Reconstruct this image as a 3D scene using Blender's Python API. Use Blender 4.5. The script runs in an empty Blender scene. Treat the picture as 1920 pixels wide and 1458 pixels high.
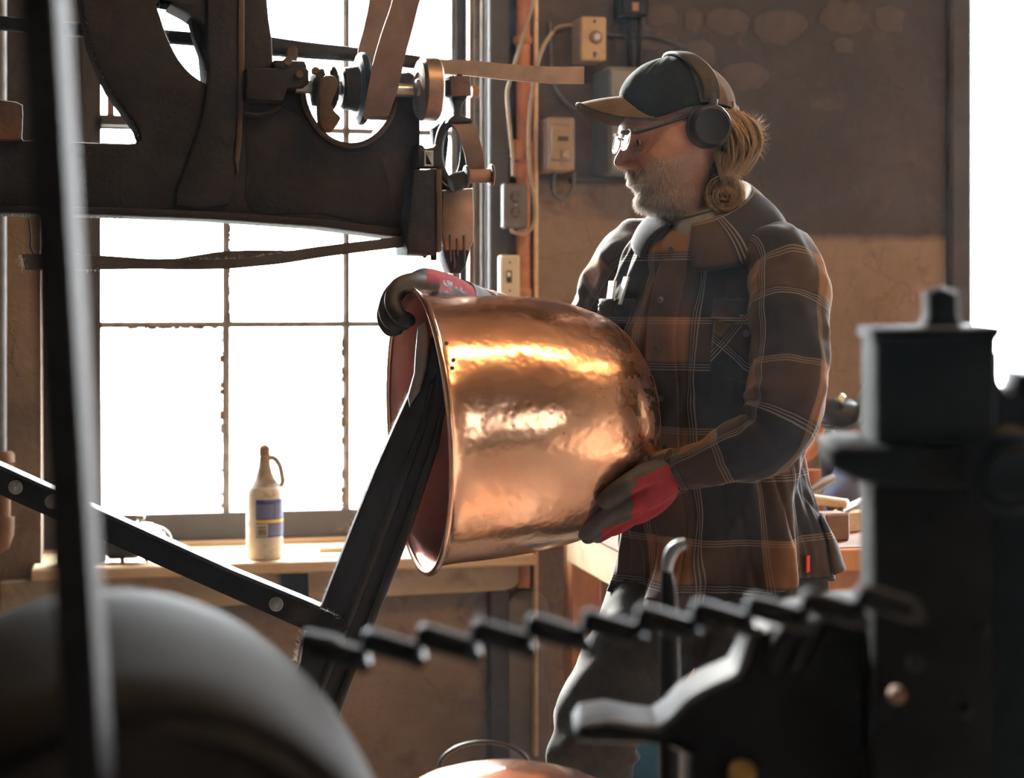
import bpy, bmesh, math, random
from mathutils import Vector, Matrix, noise

sc = bpy.context.scene
COL = sc.collection
random.seed(7)
PI = math.pi
F = 3400.0            # focal length in pixels of the 1920 wide frame
CX, HY, CH = 960.0, 560.0, 1.35   # principal column, horizon row, camera height (m)

# ------------------------------------------------------------------ camera
cd = bpy.data.cameras.new('camera')
cam = bpy.data.objects.new('camera', cd)
COL.objects.link(cam)
cam.location = (0, 0, CH)
cam.rotation_euler = (PI/2, 0, 0)
cd.sensor_width = 36.0
cd.lens = F/1920*36.0
cd.shift_y = -(729.0-HY)/1920.0
cd.clip_start = 0.05
cd.dof.use_dof = True
cd.dof.focus_distance = 3.05
cd.dof.aperture_fstop = 4.0
sc.camera = cam

# ------------------------------------------------------------------ view + world
sc.view_settings.view_transform = 'Standard'
sc.view_settings.look = 'None'
sc.view_settings.gamma = 1.0
sc.view_settings.use_curve_mapping = False
sc.view_settings.exposure = 0.0
try:
    sc.cycles.max_bounces = 7
    sc.cycles.diffuse_bounces = 3
    sc.cycles.glossy_bounces = 4
    sc.cycles.transparent_max_bounces = 12
    sc.cycles.sample_clamp_indirect = 4.0
    sc.cycles.caustics_reflective = False
    sc.cycles.caustics_refractive = False
    sc.cycles.use_denoising = True
except Exception:
    pass
SKY = 52.0
w = bpy.data.worlds.new('overcast_sky')
sc.world = w
w.use_nodes = True
bg = w.node_tree.nodes['Background']
bg.inputs[0].default_value = (0.93, 0.965, 1.0, 1)
bg.inputs[1].default_value = SKY

def area_light(name, loc, target, sx, sy, power, color, portal=False, spread=None):
    l = bpy.data.lights.new(name, 'AREA')
    l.shape = 'RECTANGLE'; l.size = sx; l.size_y = sy
    l.energy = power; l.color = color
    if portal: l.cycles.is_portal = True
    if spread: l.spread = spread
    o = bpy.data.objects.new(name, l); COL.objects.link(o)
    o.location = loc
    d = (Vector(target)-Vector(loc)).normalized()
    o.rotation_euler = d.to_track_quat('-Z', 'Y').to_euler()
    return o

# daylight openings (portals guide the sky light in) ; the warm lamps' own light is in their builder
area_light('window_portal', (-0.616, 4.643, 2.0), (-0.401, 3.666, 2.0), 1.3, 2.7, 1, (1, 1, 1), portal=True)
area_light('doorway_portal', (1.865, 5.19, 1.55), (2.08, 4.213, 1.55), 1.65, 3.1, 1, (1, 1, 1), portal=True)
area_light('side_window_portal', (3.63, -1.7, 2.1), (0, -1.7, 2.1), 1.7, 1.2, 1, (1, 1, 1), portal=True)
sl = bpy.data.lights.new('hazy_sun', 'SUN'); sl.energy = 50.0; sl.angle = math.radians(9); sl.color = (1.0, 0.96, 0.90)
so_ = bpy.data.objects.new('hazy_sun', sl); COL.objects.link(so_); so_.location = (-3, 9, 6)
so_.rotation_euler = Vector((.36, -.83, -.42)).to_track_quat('-Z', 'Y').to_euler()

# ------------------------------------------------------------------ helpers: pixel -> world
def ray(px, py): return Vector(((px-CX)/F, 1.0, -(py-HY)/F))
def P(px, py, Y):
    return Vector((0, 0, CH)) + ray(px, py)*Y
class Frame:
    """vertical plane: origin (ox,oy), turned by a degrees; u runs right, d towards the camera side, z up"""
    def __init__(s, ox, oy, a):
        a = math.radians(a); s.o = Vector((ox, oy, 0))
        s.u = Vector((math.cos(a), math.sin(a), 0)); s.n = Vector((math.sin(a), -math.cos(a), 0))
    def w(s, u, d, z): return s.o + s.u*u + s.n*d + Vector((0, 0, z))
    def hit(s, px, py, d=0.0):
        r = ray(px, py); c = Vector((0, 0, CH))
        t = (d - (c-s.o).dot(s.n))/r.dot(s.n)
        p = c + r*t
        return (p-s.o).dot(s.u), p.z
    def at(s, px, py, d=0.0):
        u, z = s.hit(px, py, d); return s.w(u, d, z)
W = Frame(0.0, 4.45, 12.4)        # the back wall
M = Frame(-0.60, 3.22, 17.0)      # the cast iron machine

# ------------------------------------------------------------------ helpers: objects
WORLDLOC = {}
def _link(o, parent):
    COL.objects.link(o)
    if parent is not None: o.parent = parent
def tag(o, label=None, cat=None, group=None, kind=None):
    if label: o['label'] = label
    if cat: o['category'] = cat
    if group: o['group'] = group
    if kind: o['kind'] = kind
    return o
def thing(name, loc, label, cat, group=None):
    o = bpy.data.objects.new(name, None); o.empty_display_size = 0.05
    COL.objects.link(o); o.location = loc; WORLDLOC[o.name] = Vector(loc)
    return tag(o, label, cat, group)
def place(o, parent=None):
    """o.data holds world-space vertices: move the origin to the bottom centre and parent it"""
    me = o.data
    n = len(me.vertices)
    if n:
        xs = [v.co for v in me.vertices]
        c = Vector(((min(v.x for v in xs)+max(v.x for v in xs))/2, (min(v.y for v in xs)+max(v.y for v in xs))/2, min(v.z for v in xs)))
    else: c = Vector((0, 0, 0))
    me.transform(Matrix.Translation(-c))
    o.location = c - (WORLDLOC[parent.name] if parent is not None else Vector((0, 0, 0)))
    _link(o, parent)
    WORLDLOC[o.name] = c
    return o
def smooth_mesh(me, ang=40):
    for p in me.polygons: p.use_smooth = True
    try: me.set_sharp_from_angle(angle=math.radians(ang))
    except Exception: pass

class MB:
    def __init__(s): s.v = []; s.f = []; s.uv = []; s.mi = []; s.has_uv = False
    def add(s, vs, fs, uvs=None, mi=0):
        b = len(s.v); s.v += [tuple(x) for x in vs]
        for k, f in enumerate(fs):
            s.f.append(tuple(i+b for i in f)); s.mi.append(mi)
            if uvs is not None: s.uv.append([uvs[i] for i in f]); s.has_uv = True
            else: s.uv.append([(0, 0)]*len(f))
        return s
    def box(s, c, size, U=Vector((1, 0, 0)), V=Vector((0, 1, 0)), N=Vector((0, 0, 1)), bev=0.0, mi=0):
        c = Vector(c); hx, hy, hz = size[0]/2, size[1]/2, size[2]/2
        b = min(bev, hx*.9, hy*.9, hz*.9)
        if b <= 0:
            vs = [c+U*(x*hx)+V*(y*hy)+N*(z*hz) for x in (-1, 1) for y in (-1, 1) for z in (-1, 1)]
            fs = [(0, 1, 3, 2), (4, 6, 7, 5), (0, 4, 5, 1), (2, 3, 7, 6), (0, 2, 6, 4), (1, 5, 7, 3)]
            return s.add(vs, fs, mi=mi)
        vs = []; idx = {}
        for x in (-1, 1):
            for y in (-1, 1):
                for z in (-1, 1):
                    for k in range(3):
                        o = [hx-b, hy-b, hz-b]; o[k] += b
                        idx[(x, y, z, k)] = len(vs)
                        vs.append(c+U*(x*o[0])+V*(y*o[1])+N*(z*o[2]))
        fs = []
        I = idx
        for x in (-1, 1): fs.append((I[(x,-1,-1,0)], I[(x,1,-1,0)], I[(x,1,1,0)], I[(x,-1,1,0)]))
        for y in (-1, 1): fs.append((I[(-1,y,-1,1)], I[(1,y,-1,1)], I[(1,y,1,1)], I[(-1,y,1,1)]))
        for z in (-1, 1): fs.append((I[(-1,-1,z,2)], I[(1,-1,z,2)], I[(1,1,z,2)], I[(-1,1,z,2)]))
        for a in (-1, 1):
            for b2 in (-1, 1):
                fs.append((I[(a,b2,-1,0)], I[(a,b2,1,0)], I[(a,b2,1,1)], I[(a,b2,-1,1)]))
                fs.append((I[(a,-1,b2,0)], I[(a,1,b2,0)], I[(a,1,b2,2)], I[(a,-1,b2,2)]))
                fs.append((I[(-1,a,b2,1)], I[(1,a,b2,1)], I[(1,a,b2,2)], I[(-1,a,b2,2)]))
        for x in (-1, 1):
            for y in (-1, 1):
                for z in (-1, 1): fs.append((I[(x,y,z,0)], I[(x,y,z,1)], I[(x,y,z,2)]))
        return s.add(vs, fs, mi=mi)
    def fbox(s, fr, u0, u1, d0, d1, z0, z1, bev=0.0, mi=0):
        return s.box(fr.w((u0+u1)/2, (d0+d1)/2, (z0+z1)/2), (abs(u1-u0), abs(d1-d0), abs(z1-z0)), fr.u, fr.n, Vector((0, 0, 1)), bev, mi)
    def grid(s, rows, uvs=None, close=False, mi=0):
        n = len(rows); m = len(rows[0]); vs = [p for r in rows for p in r]; fs = []
        mm = m if close else m-1
        for i in range(n-1):
            for j in range(mm):
                j2 = (j+1) % m
                fs.append((i*m+j, i*m+j2, (i+1)*m+j2, (i+1)*m+j))
        uv = [q for r in uvs for q in r] if uvs else None
        return s.add(vs, fs, uv, mi)
    def fan(s, ring, c=None, mi=0):
        if c is None: c = sum((Vector(p) for p in ring), Vector())/len(ring)
        n = len(ring)
        return s.add(list(ring)+[c], [(i, (i+1) % n, n) for i in range(n)], mi=mi)
    def lathe(s, prof, c, axis, n=32, mi=0, cap=True):
        """prof: (t along axis, radius)"""
        c = Vector(c); A = Vector(axis).normalized()
        B = A.orthogonal().normalized(); D = A.cross(B)
        rows = [[c+A*t+(B*math.cos(2*PI*k/n)+D*math.sin(2*PI*k/n))*r for k in range(n)] for t, r in prof]
        s.grid(rows, close=True, mi=mi)
        if cap:
            if prof[0][1] > 1e-5: s.fan(rows[0], mi=mi)
            if prof[-1][1] > 1e-5: s.fan(rows[-1][::-1], mi=mi)
        return s
    def cyl(s, a, b, r, n=20, r2=None, mi=0):
        a = Vector(a); b = Vector(b)
        return s.lathe([(0, r), ((b-a).length, r if r2 is None else r2)], a, b-a, n, mi)
    def tube(s, pts, rad, n=10, cap=True, mi=0, sub=0, ry=None, up=None, disp=None, uvo=(0, 0), closed=False):
        pts = [Vector(p) for p in pts]
        if not hasattr(rad, '__len__'): rad = [rad]*len(pts)
        if ry is None: ry = rad
        elif not hasattr(ry, '__len__'): ry = [ry]*len(pts)
        if sub:
            t = [i/(len(pts)-1)*1.0 for i in range(len(pts))]
            N = (len(pts)-1)*sub
            Q = []; R = []; R2 = []
            for k in range(N+1):
                x = k/sub
                Q.append(cr([p for p in pts], x)); R.append(cr(rad, x)); R2.append(cr(ry, x))
            pts, rad, ry = Q, R, R2
        m = len(pts)
        T = []
        for i in range(m):
            a = pts[max(i-1, 0)]; b = pts[min(i+1, m-1)]
            T.append((b-a).normalized())
        up = Vector(up) if up else None
        X = T[0].orthogonal().normalized() if up is None else (up-T[0]*up.dot(T[0])).normalized()
        rows = []; uvs = []; L = 0.0
        for i in range(m):
            X = (X-T[i]*X.dot(T[i])).normalized(); Yv = T[i].cross(X)
            if i: L += (pts[i]-pts[i-1]).length
            row = []; uvr = []
            rr = (rad[i]+ry[i])/2
            for k in range(n):
                a = 2*PI*k/n
                dirn = X*math.cos(a)*rad[i]+Yv*math.sin(a)*ry[i]
                p = pts[i]+dirn
                if disp: p = p+dirn.normalized()*disp(p, L, a, i/(m-1))
                row.append(p)
                aa = a if a <= PI else 2*PI-a
                uvr.append((aa*rr*1.0+uvo[0], L+uvo[1]))
            rows.append(row); uvs.append(uvr)
        s.grid(rows, uvs, close=True, mi=mi)
        if cap:
            s.fan(rows[0], mi=mi); s.fan(rows[-1][::-1], mi=mi)
        return s
    def build(s, name, mat, parent=None, ang=40, smooth=True, kind=None):
        me = bpy.data.meshes.new(name)
        me.from_pydata(s.v, [], s.f)
        for m in (mat if isinstance(mat, (list, tuple)) else [mat]): me.materials.append(m)
        if any(s.mi):
            me.polygons.foreach_set('material_index', s.mi)
        if s.has_uv:
            uvl = me.uv_layers.new(name='UVMap')
            flat = [c for f in s.uv for q in f for c in q]
            uvl.data.foreach_set('uv', flat)
        bm = bmesh.new(); bm.from_mesh(me)
        bmesh.ops.recalc_face_normals(bm, faces=bm.faces)
        bm.to_mesh(me); bm.free()
        if smooth: smooth_mesh(me, ang)
        o = bpy.data.objects.new(name, me)
        if kind: o['kind'] = kind
        return place(o, parent)

def cr(a, x):
    """catmull-rom through list a (numbers or vectors) at x in 0..len-1"""
    n = len(a)
    i = int(min(max(math.floor(x), 0), n-2)); t = x-i
    p0 = a[i-1] if i > 0 else a[i]*2-a[i+1]
    p1 = a[i]; p2 = a[i+1]
    p3 = a[i+2] if i+2 < n else a[i+1]*2-a[i]
    return 0.5*((p1*2)+(p2-p0)*t+(p0*2-p1*5+p2*4-p3)*t*t+(p1*3-p0-p2*3+p3)*t*t*t)
def interp(keys, x):
    """keys: sorted [(x, a, b, ...)] -> cubic-smooth interpolation of the columns"""
    if x <= keys[0][0]: return keys[0][1:]
    if x >= keys[-1][0]: return keys[-1][1:]
    for i in range(len(keys)-1):
        if keys[i][0] <= x <= keys[i+1][0]: break
    k0 = keys[max(i-1, 0)]; k1 = keys[i]; k2 = keys[i+1]; k3 = keys[min(i+2, len(keys)-1)]
    h = k2[0]-k1[0]; t = (x-k1[0])/h
    out = []
    for c in range(1, len(k1)):
        m1 = (k2[c]-k0[c])/(k2[0]-k0[0]) if k2[0] != k0[0] else 0
        m2 = (k3[c]-k1[c])/(k3[0]-k1[0]) if k3[0] != k1[0] else 0
        t2, t3 = t*t, t*t*t
        out.append((2*t3-3*t2+1)*k1[c]+(t3-2*t2+t)*h*m1+(-2*t3+3*t2)*k2[c]+(t3-t2)*h*m2)
    return out

def eval_mesh(o):
    dg = bpy.context.evaluated_depsgraph_get(); dg.update()
    e = o.evaluated_get(dg)
    return bpy.data.meshes.new_from_object(e)
def prism(name, fr, polys, d, t, mat, parent=None, bev=0.004, smooth_pts=False, kind=None, ang=35):
    """polys: outline and holes in pixels seen on plane d of the frame; the plate runs t back from d"""
    cu = bpy.data.curves.new('tmp', 'CURVE'); cu.dimensions = '2D'; cu.fill_mode = 'BOTH'
    for poly in polys:
        sp = cu.splines.new('POLY'); q = [fr.hit(x, y, d) for x, y in poly]
        sp.points.add(len(q)-1)
        for i, (u, z) in enumerate(q): sp.points[i].co = (u, z, 0, 1)
        sp.use_cyclic_u = True
    b = min(bev, t*.45)
    cu.extrude = t/2-b; cu.bevel_depth = b; cu.bevel_resolution = 1; cu.offset = -b
    o = bpy.data.objects.new('tmp', cu); COL.objects.link(o)
    me = eval_mesh(o)
    bpy.data.objects.remove(o); bpy.data.curves.remove(cu)
    c = fr.w(0, d-t/2, 0)
    me.transform(Matrix(((fr.u.x, 0, fr.n.x, c.x), (fr.u.y, 0, fr.n.y, c.y), (0, 1, 0, 0), (0, 0, 0, 1))))
    me.name = name
    bm = bmesh.new(); bm.from_mesh(me)
    bmesh.ops.remove_doubles(bm, verts=bm.verts, dist=1e-5)
    bmesh.ops.recalc_face_normals(bm, faces=bm.faces)
    bm.to_mesh(me); bm.free()
    me.materials.clear(); me.materials.append(mat)
    smooth_mesh(me, ang)
    o = bpy.data.objects.new(name, me)
    if kind: o['kind'] = kind
    return place(o, parent)
def smoothpoly(pts, sub=5, closed=True):
    q = [Vector((x, y, 0)) for x, y in pts]; n = len(q); out = []
    for i in range(n if closed else n-1):
        p0, p1, p2, p3 = (q[(i-1) % n], q[i], q[(i+1) % n], q[(i+2) % n]) if closed else (q[max(i-1, 0)], q[i], q[i+1], q[min(i+2, n-1)])
        for k in range(sub):
            t = k/sub
            v = 0.5*((p1*2)+(p2-p0)*t+(p0*2-p1*5+p2*4-p3)*t*t+(p1*3-p0-p2*3+p3)*t**3)
            out.append((v.x, v.y))
    if not closed: out.append((q[-1].x, q[-1].y))
    return out
def strands(name, lines, r, mat, parent, kind='stuff', taper=True, res=0):
    cu = bpy.data.curves.new(name, 'CURVE'); cu.dimensions = '3D'; cu.bevel_depth = r; cu.bevel_resolution = res; cu.resolution_u = 1
    base = WORLDLOC[parent.name] if parent is not None else Vector((0, 0, 0))
    for ln in lines:
        sp = cu.splines.new('POLY'); sp.points.add(len(ln)-1)
        for i, p in enumerate(ln):
            sp.points[i].co = (p[0]-base.x, p[1]-base.y, p[2]-base.z, 1)
            sp.points[i].radius = (1-0.75*i/(len(ln)-1)) if taper else 1
    o = bpy.data.objects.new('tmpstrand', cu); COL.objects.link(o)
    me = eval_mesh(o); bpy.data.objects.remove(o); bpy.data.curves.remove(cu)
    me.name = name; me.materials.clear(); me.materials.append(mat)
    for p in me.polygons: p.use_smooth = True
    o = bpy.data.objects.new(name, me)
    if kind: o['kind'] = kind
    COL.objects.link(o)
    if parent is not None: o.parent = parent
    WORLDLOC[o.name] = base
    return o
def remeshed(mb, voxel, smooth_it=3):
    me = bpy.data.meshes.new('tmp'); me.from_pydata(mb.v, [], mb.f)
    bm = bmesh.new(); bm.from_mesh(me); bmesh.ops.recalc_face_normals(bm, faces=bm.faces); bm.to_mesh(me); bm.free()
    o = bpy.data.objects.new('tmp', me); COL.objects.link(o)
    m = o.modifiers.new('r', 'REMESH'); m.mode = 'VOXEL'; m.voxel_size = voxel; m.use_smooth_shade = True
    if smooth_it:
        s = o.modifiers.new('s', 'SMOOTH'); s.factor = 0.5; s.iterations = smooth_it
    out = eval_mesh(o); bpy.data.objects.remove(o)
    return out

# ------------------------------------------------------------------ materials
def new_mat(name):
    m = bpy.data.materials.new(name); m.use_nodes = True
    nt = m.node_tree
    return m, nt, nt.nodes['Principled BSDF'], nt.nodes['Material Output']
def N(nt, typ, **kw):
    n = nt.nodes.new(typ)
    for k, v in kw.items():
        if k == 'ins':
            for kk, vv in v.items(): n.inputs[kk].default_value = vv
        else: setattr(n, k, v)
    return n
def mix_rgb(nt, fac, a, b, blend='MIX'):
    n = nt.nodes.new('ShaderNodeMix'); n.data_type = 'RGBA'; n.blend_type = blend; n.clamp_factor = True
    for sock, val in ((n.inputs[0], fac), (n.inputs[6], a), (n.inputs[7], b)):
        if hasattr(val, 'is_linked') or isinstance(val, bpy.types.NodeSocket): nt.links.new(val, sock)
        elif isinstance(val, (int, float)): sock.default_value = val
        else: sock.default_value = (*val, 1) if len(val) == 3 else val
    return n.outputs[2]
def ramp(nt, src, stops, interp_='LINEAR'):
    r = nt.nodes.new('ShaderNodeValToRGB'); cr_ = r.color_ramp; cr_.interpolation = interp_
    while len(cr_.elements) < len(stops): cr_.elements.new(0.5)
    for e, (p, c) in zip(cr_.elements, stops):
        e.position = p; e.color = (c, c, c, 1) if isinstance(c, (int, float)) else (*c, 1)
    nt.links.new(src, r.inputs[0]); return r.outputs[0]
def math_(nt, op, a, b=None, c=None):
    n = nt.nodes.new('ShaderNodeMath'); n.operation = op
    for s_, v in zip(n.inputs, (a, b, c)):
        if v is None: continue
        if isinstance(v, (int, float)): s_.default_value = v
        else: nt.links.new(v, s_)
    return n.outputs[0]
def noise_(nt, scale, detail=6, rough=0.55, vec=None, dist=0.0):
    n = nt.nodes.new('ShaderNodeTexNoise'); n.inputs['Scale'].default_value = scale
    n.inputs['Detail'].default_value = detail; n.inputs['Roughness'].default_value = rough; n.inputs['Distortion'].default_value = dist
    if vec is not None: nt.links.new(vec, n.inputs['Vector'])
    return n.outputs['Fac']
def bump_(nt, bsdf, src, strength=0.3, dist=0.01):
    b = nt.nodes.new('ShaderNodeBump'); b.inputs['Strength'].default_value = strength; b.inputs['Distance'].default_value = dist
    nt.links.new(src, b.inputs['Height'])
    nt.links.new(b.outputs[0], bsdf.inputs['Normal']); return b
def worn(name, c1, c2, rough=0.7, metal=0.0, scale=12, c3=None, s3=3.0, t3=(0.55, 0.7), bump=0.3, bscale=60, bdist=0.004, rvar=0.0, stretch=None, spec=0.5):
    """surface colour varying between c1 and c2, patches of c3"""
    m, nt, b, out = new_mat(name)
    tc = nt.nodes.new('ShaderNodeTexCoord'); vec = tc.outputs['Object']
    if stretch:
        mp = nt.nodes.new('ShaderNodeMapping'); mp.inputs['Scale'].default_value = stretch
        nt.links.new(vec, mp.inputs['Vector']); vec = mp.outputs[0]
    n1 = noise_(nt, scale, vec=vec)
    col = mix_rgb(nt, ramp(nt, n1, [(0.35, 0.0), (0.65, 1.0)]), c1, c2)
    if c3 is not None:
        n3 = noise_(nt, s3, 8, 0.65, vec=vec)
        col = mix_rgb(nt, ramp(nt, n3, [(t3[0], 0.0), (t3[1], 1.0)]), col, c3)
    nt.links.new(col, b.inputs['Base Color'])
    b.inputs['Roughness'].default_value = rough; b.inputs['Metallic'].default_value = metal
    b.inputs['Specular IOR Level'].default_value = spec
    if rvar:
        rr = math_(nt, 'MULTIPLY_ADD', n1, rvar, rough-rvar/2); nt.links.new(rr, b.inputs['Roughness'])
    if bump:
        bump_(nt, b, noise_(nt, bscale, 8, 0.6, vec=vec), bump, bdist)
    return m

MAT = {}
MAT['iron'] = worn('dark_cast_iron', (0.011, 0.012, 0.017), (0.024, 0.020, 0.023), 0.65, 0.0, 9, (0.045, 0.026, 0.020), 5, (0.58, 0.72), 0.5, 90, 0.006, spec=0.2)
MAT['iron_rust'] = worn('rusty_iron', (0.045, 0.030, 0.025), (0.085, 0.048, 0.032), 0.75, 0.1, 14, (0.15, 0.06, 0.028), 6, (0.5, 0.7), 0.5, 80, 0.005)
MAT['black_iron'] = worn('black_painted_iron', (0.006, 0.0065, 0.008), (0.013, 0.013, 0.015), 0.5, 0.0, 14, (0.05, 0.035, 0.025), 7, (0.6, 0.75), 0.4, 80, 0.004, spec=0.14)
MAT['stake'] = worn('black_steel_stake', (0.007, 0.008, 0.011), (0.018, 0.018, 0.018), 0.5, 0.1, 10, (0.06, 0.055, 0.05), 5, (0.58, 0.75), 0.35, 70, 0.003, stretch=(1, 1, 0.3))
MAT['steel'] = worn('bright_steel', (0.32, 0.31, 0.30), (0.45, 0.43, 0.40), 0.35, 0.9, 20, (0.2, 0.15, 0.11), 9, (0.55, 0.75), 0.15, 120, 0.002)
MAT['bronze'] = worn('brown_oiled_steel', (0.20, 0.13, 0.09), (0.30, 0.20, 0.135), 0.42, 0.75, 14, (0.12, 0.08, 0.06), 8, (0.55, 0.75), 0.15, 120, 0.002)
MAT['leather'] = worn('leather_belt', (0.085, 0.052, 0.048), (0.13, 0.08, 0.068), 0.6, 0.0, 25, None, bump=0.2, bscale=200, bdist=0.002)
MAT['belt_dark'] = worn('dark_belt_leather', (0.035, 0.035, 0.04), (0.06, 0.055, 0.055), 0.8, 0.0, 25, None, bump=0.3, bscale=120, bdist=0.003)
MAT['lint'] = worn('dusty_lint', (0.45, 0.40, 0.34), (0.62, 0.56, 0.48), 0.95, 0.0, 50, None, bump=0)
MAT['wood_light'] = worn('pale_raw_wood', (0.62, 0.42, 0.24), (0.74, 0.54, 0.34), 0.7, 0, 6, (0.35, 0.22, 0.12), 5, (0.6, 0.8), 0.25, 40, 0.003, stretch=(1, 6, 6))
MAT['wood_orange'] = worn('orange_stained_wood', (0.42, 0.15, 0.05), (0.56, 0.23, 0.08), 0.45, 0, 7, (0.25, 0.09, 0.04), 5, (0.55, 0.75), 0.2, 50, 0.002, stretch=(3, 3, 1))
MAT['wood_brown'] = worn('brown_frame_wood', (0.16, 0.085, 0.05), (0.26, 0.14, 0.08), 0.7, 0, 9, None, bump=0.25, bscale=60)
MAT['frame_dark'] = worn('dark_window_paint', (0.030, 0.028, 0.032), (0.050, 0.044, 0.045), 0.65, 0, 6, (0.2, 0.14, 0.10), 9, (0.66, 0.78), 0.3, 60, 0.003)
MAT['muntin'] = worn('weathered_muntin_paint', (0.15, 0.145, 0.13), (0.24, 0.22, 0.195), 0.7, 0, 16, (0.12, 0.11, 0.09), 25, (0.55, 0.6), 0.3, 90, 0.003)
MAT['concrete'] = worn('grimy_plaster', (0.17, 0.145, 0.115), (0.24, 0.20, 0.155), 0.9, 0, 5, (0.13, 0.11, 0.085), 3, (0.5, 0.72), 0.6, 14, 0.01)
MAT['pale_plaster'] = worn('pale_plaster_ledge', (0.42, 0.32, 0.21), (0.52, 0.41, 0.28), 0.9, 0, 6, (0.25, 0.18, 0.12), 7, (0.55, 0.75), 0.5, 30, 0.006)
MAT['floor'] = worn('oily_concrete_floor', (0.24, 0.19, 0.16), (0.33, 0.27, 0.22), 0.55, 0, 3, (0.14, 0.11, 0.09), 2, (0.5, 0.7), 0.3, 20, 0.005)
MAT['ceiling'] = worn('sooty_ceiling_boards', (0.10, 0.08, 0.065), (0.16, 0.12, 0.09), 0.85, 0, 3, None, bump=0.3)
MAT['galv'] = worn('galvanised_conduit', (0.26, 0.29, 0.33), (0.36, 0.38, 0.41), 0.4, 0.6, 30, None, bump=0.1)
MAT['rust_pipe'] = worn('rust_brown_pipe', (0.22, 0.12, 0.075), (0.34, 0.20, 0.13), 0.8, 0, 20, (0.14, 0.10, 0.08), 9, (0.5, 0.7), 0.4, 90, 0.003)
MAT['orange_pipe'] = worn('orange_primer_pipe', (0.42, 0.15, 0.07), (0.58, 0.25, 0.12), 0.65, 0, 9, (0.16, 0.075, 0.05), 6, (0.52, 0.68), 0.5, 60, 0.004)
MAT['wire_cream'] = worn('cream_cable', (0.28, 0.21, 0.14), (0.36, 0.28, 0.19), 0.6, 0, 20, None, bump=0)
MAT['wire_dark'] = worn('dark_cable', (0.03, 0.03, 0.035), (0.05, 0.05, 0.055), 0.5, 0, 20, None, bump=0)
MAT['flex'] = worn('grey_flex', (0.07, 0.075, 0.085), (0.11, 0.11, 0.12), 0.5, 0, 20, None, bump=0)
MAT['box_tan'] = worn('tan_enamel', (0.42, 0.28, 0.15), (0.52, 0.36, 0.20), 0.5, 0, 10, (0.24, 0.15, 0.09), 12, (0.58, 0.75), 0.15, 60, 0.002)
MAT['box_grey'] = worn('grey_brown_enamel', (0.24, 0.17, 0.12), (0.32, 0.23, 0.16), 0.5, 0, 10, (0.12, 0.09, 0.07), 12, (0.6, 0.75), 0.15)
MAT['box_cream'] = worn('cream_switch_plate', (0.62, 0.53, 0.38), (0.70, 0.61, 0.45), 0.45, 0, 10, (0.38, 0.30, 0.2), 20, (0.62, 0.75), 0.1)
MAT['outlet_dark'] = worn('grimy_outlet_cover', (0.085, 0.075, 0.075), (0.13, 0.115, 0.11), 0.5, 0.3, 12, None, bump=0.15)
MAT['cabinet'] = worn('grey_steel_cabinet', (0.13, 0.135, 0.145), (0.20, 0.20, 0.205), 0.5, 0.2, 6, (0.06, 0.055, 0.055), 5, (0.5, 0.7), 0.15)
MAT['black'] = worn('black_plastic', (0.012, 0.012, 0.014), (0.02, 0.02, 0.022), 0.45, 0, 10, None, bump=0)
MAT['hp_grey'] = worn('grey_headphone_band', (0.026, 0.022, 0.019), (0.034, 0.029, 0.025), 0.6, 0, 10, None, bump=0, spec=0.2)
MAT['hp_cup'] = worn('dark_ear_cup', (0.010, 0.010, 0.013), (0.016, 0.016, 0.02), 0.5, 0, 10, None, bump=0.05, spec=0.2)
MAT['white_plastic'] = worn('dirty_white_plastic', (0.62, 0.54, 0.42), (0.80, 0.74, 0.64), 0.55, 0, 20, (0.30, 0.20, 0.12), 22, (0.56, 0.72), 0.2, 80, 0.002)
MAT['neck_dirt'] = worn('grimy_bottle_neck', (0.32, 0.24, 0.18), (0.48, 0.38, 0.29), 0.7, 0, 40, (0.15, 0.11, 0.09), 30, (0.5, 0.65), 0.2, 80, 0.002)
MAT['label_blue'] = worn('blue_label', (0.03, 0.045, 0.22), (0.05, 0.07, 0.28), 0.4, 0, 20, (0.16, 0.15, 0.25), 30, (0.62, 0.7), 0)
MAT['label_yellow'] = worn('yellow_label', (0.75, 0.48, 0.05), (0.8, 0.55, 0.09), 0.4, 0, 20, None, bump=0)
MAT['label_white'] = worn('white_label', (0.60, 0.55, 0.45), (0.7, 0.65, 0.55), 0.4, 0, 20, None, bump=0)
MAT['label_print'] = worn('pale_print', (0.34, 0.36, 0.58), (0.42, 0.44, 0.62), 0.5, 0, 30, None, bump=0)
MAT['ink'] = worn('dark_print', (0.04, 0.035, 0.035), (0.06, 0.05, 0.05), 0.5, 0, 30, None, bump=0)
MAT['jeans'] = worn('charcoal_work_trousers', (0.026, 0.025, 0.023), (0.042, 0.039, 0.034), 0.95, 0, 30, (0.085, 0.08, 0.07), 8, (0.6, 0.8), 0.35, 350, 0.002, spec=0.2)
MAT['glove_black'] = worn('black_rubber_glove_palm', (0.022, 0.022, 0.026), (0.045, 0.042, 0.042), 0.6, 0, 30, (0.10, 0.075, 0.055), 16, (0.55, 0.75), 0.4, 160, 0.002)
MAT['glove_red'] = worn('red_knit_glove', (0.20, 0.008, 0.016), (0.28, 0.015, 0.028), 0.9, 0, 30, None, bump=0.4, bscale=350, bdist=0.002)
MAT['cuff_grey'] = worn('grey_knit_cuff', (0.10, 0.12, 0.13), (0.17, 0.19, 0.20), 0.9, 0, 30, None, bump=0.3, bscale=300)
MAT['teal_iron'] = worn('teal_grey_machine_paint', (0.010, 0.016, 0.022), (0.016, 0.025, 0.033), 0.55, 0, 6, (0.02, 0.022, 0.025), 4, (0.5, 0.7), 0.2, spec=0.08)
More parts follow.
